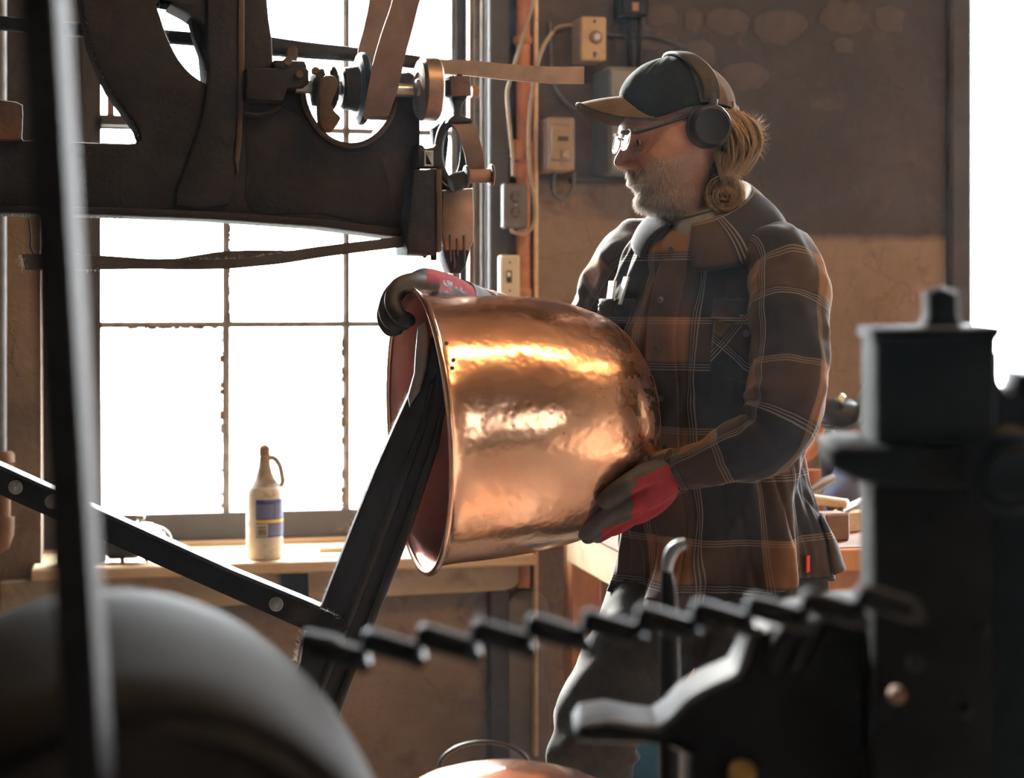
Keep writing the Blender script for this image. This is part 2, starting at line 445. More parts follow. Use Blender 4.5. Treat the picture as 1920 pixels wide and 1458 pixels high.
MAT['dome'] = worn('dull_grey_tinned_metal', (0.020, 0.018, 0.017), (0.028, 0.025, 0.023), 0.68, 0.0, 6, None, bump=0.05, spec=0.05)
MAT['cap_brown'] = worn('brown_cap_canvas', (0.075, 0.052, 0.033), (0.10, 0.072, 0.047), 0.95, 0, 25, None, bump=0.3, bscale=350, bdist=0.002, spec=0.08)
MAT['cap_black'] = worn('black_cap_canvas', (0.008, 0.010, 0.011), (0.012, 0.015, 0.015), 0.95, 0, 10, (0.012, 0.022, 0.010), 34, (0.58, 0.64), 0.3, 350, 0.002, spec=0.08)
MAT['tee'] = worn('grey_tee_cotton', (0.12, 0.12, 0.115), (0.17, 0.17, 0.16), 0.95, 0, 25, None, bump=0.2, bscale=300)
MAT['boot'] = worn('brown_boot_leather', (0.06, 0.035, 0.02), (0.10, 0.06, 0.035), 0.6, 0, 25, None)
MAT['blue_plastic'] = worn('blue_bucket_plastic', (0.01, 0.10, 0.19), (0.015, 0.13, 0.24), 0.4, 0, 10, None, bump=0.05)
MAT['blue_cloth'] = worn('blue_grey_cloth', (0.09, 0.11, 0.19), (0.13, 0.15, 0.25), 0.9, 0, 10, None, bump=0.2)
MAT['paper'] = worn('white_paper', (0.72, 0.76, 0.74), (0.8, 0.82, 0.8), 0.8, 0, 10, None, bump=0.1)
MAT['red_tag'] = worn('red_tab_cloth', (0.6, 0.02, 0.02), (0.7, 0.03, 0.03), 0.7, 0, 60, None, bump=0.1)
MAT['brass'] = worn('brass', (0.7, 0.45, 0.12), (0.8, 0.55, 0.2), 0.35, 0.9, 20, None, bump=0.1)
MAT['ground'] = worn('pale_gravel', (0.45, 0.43, 0.40), (0.55, 0.53, 0.5), 0.9, 0, 4, None, bump=0.2)
MAT['eye_white'] = worn('eye_white', (0.7, 0.65, 0.6), (0.75, 0.7, 0.66), 0.2, 0, 5, None, bump=0)
MAT['iris'] = worn('grey_iris', (0.05, 0.07, 0.09), (0.08, 0.1, 0.12), 0.2, 0, 5, None, bump=0)
MAT['stone'] = worn('painted_stone', (0.050, 0.041, 0.041), (0.075, 0.060, 0.056), 0.85, 0, 14, None, bump=0.5, bscale=40, bdist=0.006)

def glass_mat(name, refl_min=0.05, tint=(0.97, 0.985, 0.98), dirt=0.0):
    m, nt, b, out = new_mat(name); nt.nodes.remove(b)
    tr = N(nt, 'ShaderNodeBsdfTransparent'); tr.inputs[0].default_value = (*tint, 1)
    gl = N(nt, 'ShaderNodeBsdfGlossy'); gl.inputs['Roughness'].default_value = 0.02
    ge = nt.nodes.new('ShaderNodeNewGeometry'); dp = nt.nodes.new('ShaderNodeVectorMath'); dp.operation = 'DOT_PRODUCT'
    nt.links.new(ge.outputs['Normal'], dp.inputs[0]); nt.links.new(ge.outputs['Incoming'], dp.inputs[1])
    q = math_(nt, 'SUBTRACT', 1.0, math_(nt, 'ABSOLUTE', dp.outputs['Value'])); q = math_(nt, 'MAXIMUM', q, 0.0)
    fr_out = math_(nt, 'MULTIPLY_ADD', math_(nt, 'POWER', q, 5.0), 1.0-refl_min, refl_min)
    mx = N(nt, 'ShaderNodeMixShader')
    nt.links.new(fr_out, mx.inputs[0]); nt.links.new(tr.outputs[0], mx.inputs[1]); nt.links.new(gl.outputs[0], mx.inputs[2])
    nt.links.new(mx.outputs[0], out.inputs[0])
    return m
MAT['glass'] = glass_mat('window_glass')
MAT['dimmed_glass'] = glass_mat('dimmed_window_glass', tint=(0.17, 0.155, 0.14))  # dark tint added to cut the daylight from the unseen side window
MAT['lens'] = glass_mat('spectacle_lens', tint=(0.93, 0.95, 0.96))

# copper: hammered, streaked by the planishing, scorched towards the base
m, nt, b, out = new_mat('hammered_copper')
tc = nt.nodes.new('ShaderNodeTexCoord'); uvn = tc.outputs['UV']
mp = nt.nodes.new('ShaderNodeMapping'); mp.inputs['Scale'].default_value = (1.0, 9.0, 1.0); nt.links.new(uvn, mp.inputs['Vector'])
n1 = noise_(nt, 7, 7, 0.6, vec=tc.outputs['Object'])
n2 = noise_(nt, 28, 6, 0.6, vec=tc.outputs['Object'], dist=0.8)
sep = nt.nodes.new('ShaderNodeSeparateXYZ'); nt.links.new(uvn, sep.inputs[0])
base_end = ramp(nt, sep.outputs[0], [(0.50, 0.0), (0.95, 1.0)])
col = mix_rgb(nt, ramp(nt, n1, [(0.35, 0.0), (0.7, 1.0)]), (0.90, 0.48, 0.30), (0.96, 0.59, 0.41))
sc_f = math_(nt, 'MULTIPLY', base_end, ramp(nt, n2, [(0.42, 0.0), (0.60, 1.0)]))
col = mix_rgb(nt, math_(nt, 'MULTIPLY', sc_f, 0.75), col, (0.30, 0.115, 0.05))
spots = ramp(nt, noise_(nt, 130, 3, 0.5, vec=tc.outputs['Object']), [(0.735, 0.0), (0.76, 1.0)])
col = mix_rgb(nt, spots, col, (0.12, 0.05, 0.03))
nt.links.new(col, b.inputs['Base Color']); b.inputs['Metallic'].default_value = 1.0
rg = math_(nt, 'MULTIPLY_ADD', n1, 0.10, 0.17); rg = math_(nt, 'MULTIPLY_ADD', sc_f, 0.22, rg)
nt.links.new(rg, b.inputs['Roughness'])
vo = nt.nodes.new('ShaderNodeTexVoronoi'); vo.feature = 'SMOOTH_F1'; vo.inputs['Scale'].default_value = 85; nt.links.new(tc.outputs['Object'], vo.inputs['Vector'])
hb = math_(nt, 'ADD', math_(nt, 'MULTIPLY', vo.outputs[0], 0.9), math_(nt, 'MULTIPLY', noise_(nt, 16, 4, 0.5, vec=tc.outputs['Object']), 1.6))
bump_(nt, b, hb, 0.13, 0.004)
MAT['copper'] = m
MAT['copper_in'] = worn('matt_copper_inside', (0.52, 0.20, 0.15), (0.62, 0.27, 0.20), 0.38, 0.85, 8, (0.35, 0.15, 0.11), 5, (0.5, 0.75), 0.25, 60, 0.003)
MAT['copper_rim'] = worn('polished_copper_rim', (0.80, 0.46, 0.33), (0.9, 0.56, 0.42), 0.2, 1.0, 12, (0.5, 0.25, 0.16), 9, (0.6, 0.8), 0.2, 70, 0.002)

# plaid flannel: UV in metres
m, nt, b, out = new_mat('plaid_flannel')
tc = nt.nodes.new('ShaderNodeTexCoord'); sep = nt.nodes.new('ShaderNodeSeparateXYZ'); nt.links.new(tc.outputs['UV'], sep.inputs[0])
def fold(src, period, off): return math_(nt, 'FRACT', math_(nt, 'ADD', math_(nt, 'DIVIDE', src, period), off))
def bands(fr_): return ramp(nt, fr_, [(0.0, 0.0), (0.03, 1.0), (0.40, 1.0), (0.43, 0.0)], 'LINEAR')
def tri(fr_):
    st = [(0.0, 0.0)]
    for c in (0.0, 0.42):
        for k in range(3):
            a = c+0.012+k*0.024
            st += [(a, 1.0), (a+0.0085, 0.0)]
    return ramp(nt, fr_, sorted(st), 'CONSTANT')
PER = 0.185
fu = fold(sep.outputs[0], PER, 0.12); fv = fold(sep.outputs[1], PER, 0.0)
bu, bv = bands(fu), bands(fv)
s_ = math_(nt, 'MULTIPLY', math_(nt, 'ADD', bu, bv), 0.5)
col = ramp(nt, s_, [(0.0, (0.013, 0.014, 0.022)), (0.5, (0.048, 0.030, 0.023)), (1.0, (0.19, 0.085, 0.032))])
lu, lv = tri(fu), tri(fv)
ln = math_(nt, 'MULTIPLY', math_(nt, 'MINIMUM', math_(nt, 'ADD', lu, lv), 1.0), 0.42)
col = mix_rgb(nt, ln, col, (0.32, 0.25, 0.20))
nf = noise_(nt, 700, 3, 0.6, vec=tc.outputs['Object'])
col = mix_rgb(nt, math_(nt, 'MULTIPLY', nf, 0.25), col, (0.10, 0.09, 0.09))
nt.links.new(col, b.inputs['Base Color']); b.inputs['Roughness'].default_value = 0.95; b.inputs['Specular IOR Level'].default_value = 0.15
b.inputs['Sheen Weight'].default_value = 0.07; b.inputs['Sheen Roughness'].default_value = 0.5; b.inputs['Sheen Tint'].default_value = (0.9, 0.85, 0.8, 1)
bump_(nt, b, noise_(nt, 420, 4, 0.6, vec=tc.outputs['Object']), 0.3, 0.0015)
MAT['plaid'] = m

# skin with a beard shade attribute
m, nt, b, out = new_mat('weathered_skin')
tc = nt.nodes.new('ShaderNodeTexCoord')
at = nt.nodes.new('ShaderNodeAttribute'); at.attribute_name = 'beard'
n1 = noise_(nt, 35, 6, 0.6, vec=tc.outputs['Object'])
col = mix_rgb(nt, ramp(nt, n1, [(0.35, 0.0), (0.7, 1.0)]), (0.40, 0.175, 0.125), (0.55, 0.28, 0.20))
col = mix_rgb(nt, math_(nt, 'MULTIPLY', at.outputs['Fac'], 0.65), col, (0.42, 0.33, 0.28))
nt.links.new(col, b.inputs['Base Color']); b.inputs['Roughness'].default_value = 0.55
b.inputs['Subsurface Weight'].default_value = 0.0
bump_(nt, b, noise_(nt, 160, 6, 0.65, vec=tc.outputs['Object']), 0.35, 0.0015)
MAT['skin'] = m
def hair_mat(name, c1, c2):
    m, nt, b, out = new_mat(name)
    tc = nt.nodes.new('ShaderNodeTexCoord')
    gm = nt.nodes.new('ShaderNodeNewGeometry')
    col = mix_rgb(nt, gm.outputs['Random Per Island'], c1, c2)
    nt.links.new(col, b.inputs['Base Color']); b.inputs['Roughness'].default_value = 0.45
    tl = N(nt, 'ShaderNodeBsdfTranslucent'); nt.links.new(col, tl.inputs[0])
    mx = N(nt, 'ShaderNodeMixShader'); mx.inputs[0].default_value = 0.35
    nt.links.new(b.outputs[0], mx.inputs[1]); nt.links.new(tl.outputs[0], mx.inputs[2]); nt.links.new(mx.outputs[0], out.inputs[0])
    return m
MAT['hair'] = hair_mat('sandy_grey_hair', (0.22, 0.12, 0.05), (0.70, 0.50, 0.29))
MAT['beard'] = hair_mat('white_beard_hair', (0.42, 0.34, 0.28), (0.88, 0.83, 0.77))
MAT['hair_under'] = worn('dark_blond_under_hair', (0.07, 0.042, 0.022), (0.12, 0.075, 0.038), 1.0, 0, 60, None, bump=0.5, bscale=200, spec=0.0)

# back wall: plaster below, dark smoke-stained paint above, colour by world height
m, nt, b, out = new_mat('stained_plaster_wall')
ge = nt.nodes.new('ShaderNodeNewGeometry'); pos = ge.outputs['Position']
sp = nt.nodes.new('ShaderNodeSeparateXYZ'); nt.links.new(pos, sp.inputs[0])
nA = noise_(nt, 2.2, 8, 0.62, vec=pos); nB = noise_(nt, 9, 8, 0.65, vec=pos); nC = noise_(nt, 45, 6, 0.6, vec=pos)
low = mix_rgb(nt, ramp(nt, nA, [(0.35, 0.0), (0.68, 1.0)]), (0.27, 0.195, 0.138), (0.18, 0.128, 0.093))
low = mix_rgb(nt, ramp(nt, nB, [(0.56, 0.0), (0.66, 0.65)]), low, (0.14, 0.09, 0.065))
low = mix_rgb(nt, ramp(nt, nC, [(0.66, 0.0), (0.72, 0.8)]), low, (0.13, 0.085, 0.055))
# hand high grey band near the door post, lower right of the sill
up = mix_rgb(nt, ramp(nt, nA, [(0.40, 0.0), (0.62, 1.0)]), (0.040, 0.036, 0.040), (0.060, 0.050, 0.051))
up = mix_rgb(nt, ramp(nt, nB, [(0.58, 0.0), (0.75, 0.6)]), up, (0.10, 0.073, 0.062))
stp = ramp(nt, sp.outputs[0], [(0.50, 0.0), (0.52, 1.0)])
thr = math_(nt, 'MULTIPLY_ADD', stp, -0.135, 1.655)
edge = math_(nt, 'SUBTRACT', math_(nt, 'ADD', sp.outputs[2], math_(nt, 'MULTIPLY', nB, 0.03)), thr)
edge = ramp(nt, math_(nt, 'MULTIPLY_ADD', edge, 40.0, 0.5), [(0.0, 0.0), (1.0, 1.0)])
col = mix_rgb(nt, edge, low, up)
nt.links.new(col, b.inputs['Base Color']); b.inputs['Roughness'].default_value = 0.9
cr_tex = nt.nodes.new('ShaderNodeTexVoronoi'); cr_tex.feature = 'DISTANCE_TO_EDGE'; cr_tex.inputs['Scale'].default_value = 2.3
nn = nt.nodes.new('ShaderNodeVectorMath'); nn.operation = 'ADD'
nz = nt.nodes.new('ShaderNodeTexNoise'); nz.inputs['Scale'].default_value = 4; nz.inputs['Detail'].default_value = 6; nt.links.new(pos, nz.inputs['Vector'])
nt.links.new(pos, nn.inputs[0]); nt.links.new(nz.outputs['Color'], nn.inputs[1]); nt.links.new(nn.outputs[0], cr_tex.inputs['Vector'])
crk = ramp(nt, cr_tex.outputs['Distance'], [(0.0, 0.0), (0.012, 1.0)])
hgt = math_(nt, 'ADD', math_(nt, 'MULTIPLY', nB, 1.2), math_(nt, 'ADD', math_(nt, 'MULTIPLY', nC, 0.35), math_(nt, 'MULTIPLY', crk, 0.35)))
bump_(nt, b, hgt, 0.7, 0.012)
MAT['wall'] = m
# ================================================================== SETTING
ZC = 3.75
def struct(mb, name, mat, parent=None, smooth=False):
    o = mb.build(name, mat, parent, smooth=smooth)
    o['kind'] = 'structure'; return o
Z = Vector((0, 0, 1))
DS = -0.26                                   # depth of the window sash inside the wall
uL = W.hit(77, 700)[0]; uR = W.hit(912, 300)[0]
sill_z = W.hit(500, 1054, 0.10)[1]
uD = W.hit(1812, 300)[0]; uD2 = uD+1.55
U0, U1 = -2.45, 3.6
WT = 3.25
mb = MB()
mb.fbox(W, U0, uL, -0.3, 0, 0, ZC)
mb.fbox(W, uL, uR, -0.3, 0, 0, sill_z-0.03)
mb.fbox(W, uL, uR, -0.3, 0, WT, ZC)
mb.fbox(W, uR, uD, -0.3, 0, 0, ZC)
mb.fbox(W, uD, uD2, -0.3, 0, 3.1, ZC)
mb.fbox(W, uD2, U1, -0.3, 0, 0, ZC)
wall_back = struct(mb, 'wall_back', MAT['wall'])
tag(wall_back, 'stained brown plaster wall behind the man, smoke-dark paint above')
# painted stones standing a little proud of the upper wall
random.seed(3)
for (x0, y0, x1, y1) in [(1282, 14, 1316, 64), (1322, 16, 1404, 66), (1408, 20, 1512, 82), (1534, 0, 1624, 60), (1286, 72, 1342, 128), (1352, 118, 1444, 168), (1560, 70, 1602, 100), (1636, 10, 1700, 60), (1150, 40, 1170, 100), (1176, 60, 1276, 96), (1210, 8, 1272, 50)]:
    cxp, cyp = (x0+x1)/2, (y0+y1)/2; pts = []
    for k in range(18):
        a = 2*PI*k/18; ca, sa = math.cos(a), math.sin(a)
        rr = (abs(ca)**2.6+abs(sa)**2.6)**(-1/2.6)*(0.82+0.26*random.random())
        pts.append((cxp+(x1-x0)/2*ca*rr, cyp+(y1-y0)/2*sa*rr))
    o = prism('stone', W, [smoothpoly(pts, 2)], 0.004, 0.010, MAT['stone'], wall_back, 0.004)

mb = MB()
mb.add([Vector((-2.9, -3.8, 0)), Vector((4.2, -3.8, 0)), Vector((4.2, 5.4, 0)), Vector((-2.9, 5.4, 0)),
        Vector((-2.9, -3.8, -.1)), Vector((4.2, -3.8, -.1)), Vector((4.2, 5.4, -.1)), Vector((-2.9, 5.4, -.1))],
       [(0, 1, 2, 3), (7, 6, 5, 4), (0, 4, 5, 1), (1, 5, 6, 2), (2, 6, 7, 3), (3, 7, 4, 0)])
struct(mb, 'floor', MAT['floor'])
mb = MB(); mb.box((0.65, 0.8, ZC+.05), (7.1, 9.2, .1)); struct(mb, 'ceiling', MAT['ceiling'])
mb = MB(); mb.box((-2.5, 0.3, ZC/2), (.2, 8.0, ZC)); struct(mb, 'wall_left', MAT['concrete'])
mb = MB()   # right wall, with an unseen window beside the camera, its pane tinted to dim the daylight
fy0, fy1, fz0, fz1 = -2.5, -0.9, 1.55, 2.65
mb.box((3.5, (-3.7+fy0)/2, ZC/2), (.2, fy0+3.7, ZC)); mb.box((3.5, (fy1+5.3)/2, ZC/2), (.2, 5.3-fy1, ZC))
mb.box((3.5, (fy0+fy1)/2, fz0/2), (.2, fy1-fy0, fz0)); mb.box((3.5, (fy0+fy1)/2, (fz1+ZC)/2), (.2, fy1-fy0, ZC-fz1))
struct(mb, 'wall_right', MAT['concrete'])
mb = MB(); mb.box((.5, -3.6, ZC/2), (6.2, .2, ZC)); struct(mb, 'wall_front', MAT['concrete'])
mb = MB(); mb.box((0.3, 30, -0.25), (160, 160, .1))
o = mb.build('ground', MAT['ground'], smooth=False); o['kind'] = 'structure'

mb = MB()
for k in range(4): mb.box((3.5, fy0+(fy1-fy0)*k/3, (fz0+fz1)/2), (.06, .045, fz1-fz0))
for k in range(3): mb.box((3.5, (fy0+fy1)/2, fz0+(fz1-fz0)*k/2), (.06, fy1-fy0, .045))
w3 = struct(mb, 'window_2', MAT['frame_dark'])
mb = MB(); mb.grid([[Vector((3.5, fy0, fz0)), Vector((3.5, fy1, fz0))], [Vector((3.5, fy0, fz1)), Vector((3.5, fy1, fz1))]]); mb.build('pane', MAT['dimmed_glass'], w3)

# ---------------- the big window
def wz(px, py, d=DS): return W.hit(px, py, d)
gl0 = wz(190, 700)[0]; gl1 = wz(846, 700)[0]
zb = wz(400, 959)[1]; zm = wz(420, 608)[1]; zt = wz(660, 246)[1]
step = zm-zb
zrows = [zb, zm, zt, zt+0.43, min(WT-.08, zt+0.9)]
m1 = wz(424, 700)[0]; m2 = wz(649, 700)[0]
mb = MB()   # sash and casing boards round the panes
mb.fbox(W, uL, gl0-.018, DS-.03, DS+.03, sill_z, WT)             # left casing board
mb.fbox(W, gl0-.03, gl0, DS-.02, DS+.014, sill_z, WT)
mb.fbox(W, gl0, gl1, DS-.02, DS+.02, sill_z-.02, zb)             # bottom rail
mb.fbox(W, gl0, gl1, DS-.02, DS+.02, zrows[-1], WT)
a = gl1+.008; mb.fbox(W, a, wz(880, 300)[0], DS-.02, DS+.03, sill_z, WT)
win = struct(mb, 'window_1', MAT['frame_dark'])
tag(win, 'tall multi-pane window with dark frame, daylight blown white')
def wpart(name, mat, *boxes, bev=0.0):
    mb = MB()
    for q in boxes: mb.fbox(W, *q, bev=bev)
    return mb.build(name, mat, win, smooth=False)
wpart('sash_strip', MAT['muntin'], (gl1-.004, gl1+.008, DS-.01, DS+.02, sill_z, WT))
def ws(x, d): return W.hit(x, 300, d)[0]
wpart('casing_board', MAT['frame_dark'], (wz(868, 300)[0], uR, DS-.03, -.10, sill_z, WT))
wpart('casing_strip', MAT['wood_brown'], (ws(880, -.04), ws(889, -.04), -.07, -.04, sill_z, WT))
wpart('casing_strip', MAT['muntin'], (ws(889, -.03), ws(899, -.03), -.06, -.03, sill_z, WT))
wpart('casing_strip', MAT['frame_dark'], (ws(899, -.03), uR, -.06, -.03, sill_z, WT))
u9 = ws(908, .0)
wpart('sash_track', MAT['steel'], (u9-.006, u9-.002, -.03, -.008, sill_z, WT), (u9+.002, u9+.005, -.03, .004, sill_z, WT))
mb = MB(); mb.fbox(W, uR+.001, W.hit(956, 300, .035)[0], 0, .035, .2, ZC-.1, bev=.004); struct(mb, 'trim_7', MAT['frame_dark'])
ul = wz(158, 700, DS+.03)[0]
wpart('casing_strip', MAT['frame_dark'], (ul-.004, ul+.002, DS+.03, DS+.036, sill_z, WT))
cols = [gl0, m1, m2, gl1]
random.seed(11)
for k, u in enumerate((m1, m2)):
    wpart('muntin', MAT['muntin'], (u-.0055, u+.0055, DS-.02, DS+.012, zb, zrows[-1]), (u-.0095, u+.0095, DS-.005, DS+.002, zb, zrows[-1]))
for z in zrows[1:-1]:
    wpart('muntin', MAT['muntin'], (gl0, gl1, DS-.02, DS+.012, z-.0045, z+.0045), (gl0, gl1, DS-.005, DS+.002, z-.008, z+.008))
for i in range(3):
    for j in range(4):
        mb = MB(); mb.fbox(W, cols[i]+.004, cols[i+1]-.004, DS-.0035, DS-.0005, zrows[j]+.004, zrows[j+1]-.004)
        mb.build('pane', MAT['glass'], win, smooth=False)
# crumbling putty along some panes
mb = MB()
for (px, y0, y1) in [(414, 618, 950), (196, 620, 950), (431, 410, 600), (641, 620, 950)]:
    y = y0
    while y < y1:
        h = random.uniform(4, 22)
        if random.random() < .75:
            u, z = wz(px, y+h/2, DS+.002)
            mb.fbox(W, u-.002-random.random()*.002, u+.002+random.random()*.002, DS-.001, DS+.008, z-h*.0006, z+h*.0006)
        y += h
for k in range(26):
    u, z = wz(random.uniform(196, 410), 614+random.random()*2, DS+.002)
    mb.fbox(W, u-.008*random.random()-.002, u+.006, DS-.001, DS+.008, z-.003, z+.003)
o = mb.build('putty', MAT['rust_pipe'], win, smooth=False, kind='stuff')
# horizontal timber outside the left pane top, plank seen above the machine beam
u0, z0 = wz(190, 236, DS+.02); u1, z1 = wz(262, 218, DS+.02)
wpart('rail', MAT['frame_dark'], (u0, u1+.1, DS+.012, DS+.05, z0, z1))
u0, _ = wz(200, 200, DS+.02); u1, _ = wz(215, 200, DS+.02)
wpart('stile', MAT['wood_brown'], (u0, u1, DS+.012, DS+.04, z1, z1+.5))

# sill board
mb = MB()
mb.fbox(W, W.hit(58, 1070, .1)[0], W.hit(1006, 1040, .1)[0], DS+.02, .10, sill_z-.028, sill_z, bev=.004)
o = mb.build('window_sill', MAT['wood_light'], win, smooth=False)
mb = MB(); mb.fbox(W, gl0, gl1+.1, DS+.02, DS+.045, sill_z, sill_z+.012, bev=.002)
mb.build('stop_bead', MAT['wood_light'], win, smooth=False)
# plaster ledge below the sill with a rounded end, and the dark painted strip
q = [(0, 1092)]+[(528, 1062), (980, 1052), (980, 1075), (975, 1090), (965, 1101), (948, 1107), (900, 1110), (700, 1120), (200, 1150), (0, 1160)]
ledge = prism('trim_1', W, [q], 0.045, 0.05, MAT['pale_plaster'], None, .006)
ledge['kind'] = 'structure'; tag(ledge, 'pale plaster ledge with rounded end under the window sill')
st = prism('trim_2', W, [[(526, 1062), (578, 1060), (580, 1128), (528, 1130)]], 0.056, 0.02, MAT['black_iron'], None, .003)
st['kind'] = 'structure'
# buttress edge right of the plaster, at the post
bt = prism('trim_3', W, [smoothpoly([(960, 1118), (1012, 1112), (1030, 1150), (1020, 1240), (1034, 1330), (1030, 1440), (1036, 1560), (925, 1560), (928, 1400), (925, 1250)], 4)], 0.02, 0.03, MAT['concrete'], None, .008)
bt['kind'] = 'structure'
# doorway at the right: jamb and header
mb = MB()
ua = W.hit(1780, 300, .02)[0]
mb.fbox(W, ua, uD+.004, -.30, .03, 0, 3.1, bev=.008)
mb.fbox(W, uD2, uD2+.06, -.30, .03, 0, 3.1, bev=.008)
mb.fbox(W, ua, uD2+.06, -.30, .03, 3.1, 3.17, bev=.008)
dr = struct(mb, 'door_1', MAT['frame_dark']); tag(dr, 'open doorway at the right edge, filled with white daylight')
# orange pipe chase left of the electric boxes: wooden edge strip
u, _ = W.hit(1001, 300, .04)
mb = MB(); mb.fbox(W, u-.001, u+.009, 0, .05, sill_z-.5, ZC-.2, bev=.002)
o = struct(mb, 'trim_4', MAT['wood_light'])

# ================================================================== THINGS ON THE WALL
def pipe(name, pts, r, mat, label, cat, group=None, n=14):
    mb = MB(); mb.tube(pts, r, n); o = mb.build(name, mat); return tag(o, label, cat, group)
# rusty orange vertical pipe
base = W.at(980, 1040, .035)
op = thing('standpipe', base, 'flaking orange-brown vertical pipe beside the window reveal', 'pipe')
mb = MB(); mb.tube([W.at(981, y, .035) for y in (-60, 100, 250, 420, 560, 760, 1000, 1100)], .0175, 18); mb.build('pipe_run', MAT['orange_pipe'], op)
for y0, y1, r in ((68, 84, .023), (262, 300, .026), (305, 335, .022), (540, 560, .022)):
    mb = MB(); mb.tube([W.at(980, y, .035) for y in (y0, y0+3, (y0+y1)/2, y1-3, y1)], [r*.85, r, r*1.04, r, r*.85], 18)
    mb.build('coupling', MAT['orange_pipe'], op)
pipe('conduit', [W.at(4, y, .03) for y in (-60, 400, 860)], .0105, MAT['galv'], 'thin grey conduit running down the wall at the left edge', 'pipe')
ft = thing('pipe_fitting', W.at(12, 1030, .03), 'rust-brown pipe with union and elbow under the grey conduit', 'pipe')
mb = MB(); mb.tube([W.at(9, y, .03) for y in (868, 905)], .022, 6); mb.build('union_nut', MAT['rust_pipe'], ft)
mb = MB(); mb.tube([W.at(8, y, .03) for y in (846, 852, 866)], [.018, .024, .024], 16); mb.build('collar', MAT['rust_pipe'], ft)
mb = MB(); mb.tube([W.at(8, y, .03) for y in (900, 975)], .015, 16); mb.build('pipe_run', MAT['rust_pipe'], ft)
mb = MB(); mb.tube([W.at(10, 968, .03), W.at(10, 975, .03), W.at(10, 1000, .03), W.at(4, 1018, .03), W.at(-12, 1026, .03), W.at(-40, 1028, .03)], [.021, .021, .020, .020, .020, .018], 16); mb.build('elbow', MAT['rust_pipe'], ft)

# cables
def cable(pxs, d, r, mat, label, group='cables on the wall right of the window'):
    pts = [W.at(x, y, dd if dd is not None else d) for x, y, dd in [(p+(None,))[:3] for p in pxs]]
    q = [cr(pts, i/6) for i in range((len(pts)-1)*6+1)]
    return pipe('cable', q, r, mat, label, 'cable', group, 8)
cable([(1003, -30), (998, 10), (984, 60), (966, 115), (955, 155), (951, 180), (955, 230), (961, 290), (962, 330)], .078, .0045, MAT['wire_cream'], 'cream cable slanting down across the dark post left of the orange pipe')
cable([(1036, 60), (1020, 85), (1008, 120), (998, 170), (992, 230), (992, 290), (997, 345), (1003, 400), (996, 428), (978, 438), (962, 434), (958, 428)], .085, .0052, MAT['wire_cream'], 'cream cable snaking past the orange pipe and looping under the outlet')
cable([(1031, 40), (1032, 90), (1034, 140), (1044, 170), (1062, 192), (1078, 205)], .02, .004, MAT['flex'], 'thin grey cable bending behind the tan dial switch box')
cable([(1080, 47), (1064, 47), (1044, 52), (1034, 66)], .03, .004, MAT['rust_pipe'], 'short brown cable leaving the tan dial box to the left')
cable([(1040, 322), (1036, 345), (1038, 362), (1050, 373), (1064, 370), (1074, 352), (1076, 322)], .05, .0055, MAT['flex'], 'grey flexible loop hanging below the fused switch box')
cable([(1137, 62), (1170, 68), (1210, 66), (1250, 76), (1290, 90)], .015, .004, MAT['wire_dark'], 'dark cable running right from the tan dial box along the wall')

def wbox(fr, px0, py0, px1, py1, d, depth, mb, bev=.003, mi=0):
    u0, z1 = fr.hit(px0, py0, d); u1, z0 = fr.hit(px1, py1, d)
    mb.fbox(fr, u0, u1, d-depth, d, z0, z1, bev, mi); return u0, u1, z0, z1
def wall_box(name, px, d, depth, mat, label, cat, group=None):
    mb = MB(); r = wbox(W, *px, d, depth, mb, .004)
    t = thing(name, W.w((r[0]+r[1])/2, d-depth/2, r[2]), label, cat, group)
    mb.build('housing', mat, t, smooth=False); return t, r
# thermostat / dial switch
t, r = wall_box('dial_switch', (1089, 30, 1137, 115), .095, .09, MAT['box_tan'], 'tan metal box with a round dial, high on the wall above the shelf bar', 'switch')
c = W.at(1117, 70, .095)
mb = MB(); mb.lathe([(0, .016), (.004, .0165), (.006, .014)], c, W.n, 24); mb.build('bezel', MAT['rust_pipe'], t)
mb = MB(); mb.lathe([(.004, .0115), (.014, .0105), (.016, .008)], c, W.n, 24); mb.build('dial', MAT['steel'], t)
for yy, rr in ((40, .004), (100, .0045), (105, .003)):
    mb = MB(); mb.lathe([(0, rr), (.003, rr*.8)], W.at(1115, yy, .095), W.n, 12); mb.build('screw', MAT['ink'], t)
# fused disconnect
t, r = wall_box('fuse_switch_box', (1027, 219, 1078, 320), .12, .115, MAT['box_grey'], 'grey-brown enamelled switch box left of the grey cabinet, loop of flex below', 'switch box')
mb = MB(); wbox(W, 1034, 232, 1073, 302, .128, .012, mb, .005); mb.build('cover', MAT['box_grey'], t)
mb = MB(); wbox(W, 1047, 255, 1066, 264, .132, .008, mb, .001); mb.build('nameplate', MAT['ink'], t)
mb = MB(); wbox(W, 1054, 281, 1068, 296, .136, .012, mb, .002); mb.build('rocker', MAT['wire_cream'], t)
mb = MB()
for y in (240, 268, 296): wbox(W, 1020, y-7, 1022, y+7, .075, .01, mb, .0005)
mb.build('hinge', MAT['ink'], t)
# grey cabinet
t, r = wall_box('steel_cabinet', (1142, 124, 1330, 328), .16, .155, MAT['cabinet'], 'grey steel cabinet on the wall behind the cap peak', 'cabinet')
mb = MB(); wbox(W, 1146, 129, 1326, 324, .168, .01, mb, .003); mb.build('door', MAT['cabinet'], t, smooth=False)
mb = MB(); wbox(W, 1290, 215, 1300, 240, .18, .02, mb, .003); mb.build('latch', MAT['steel'], t)
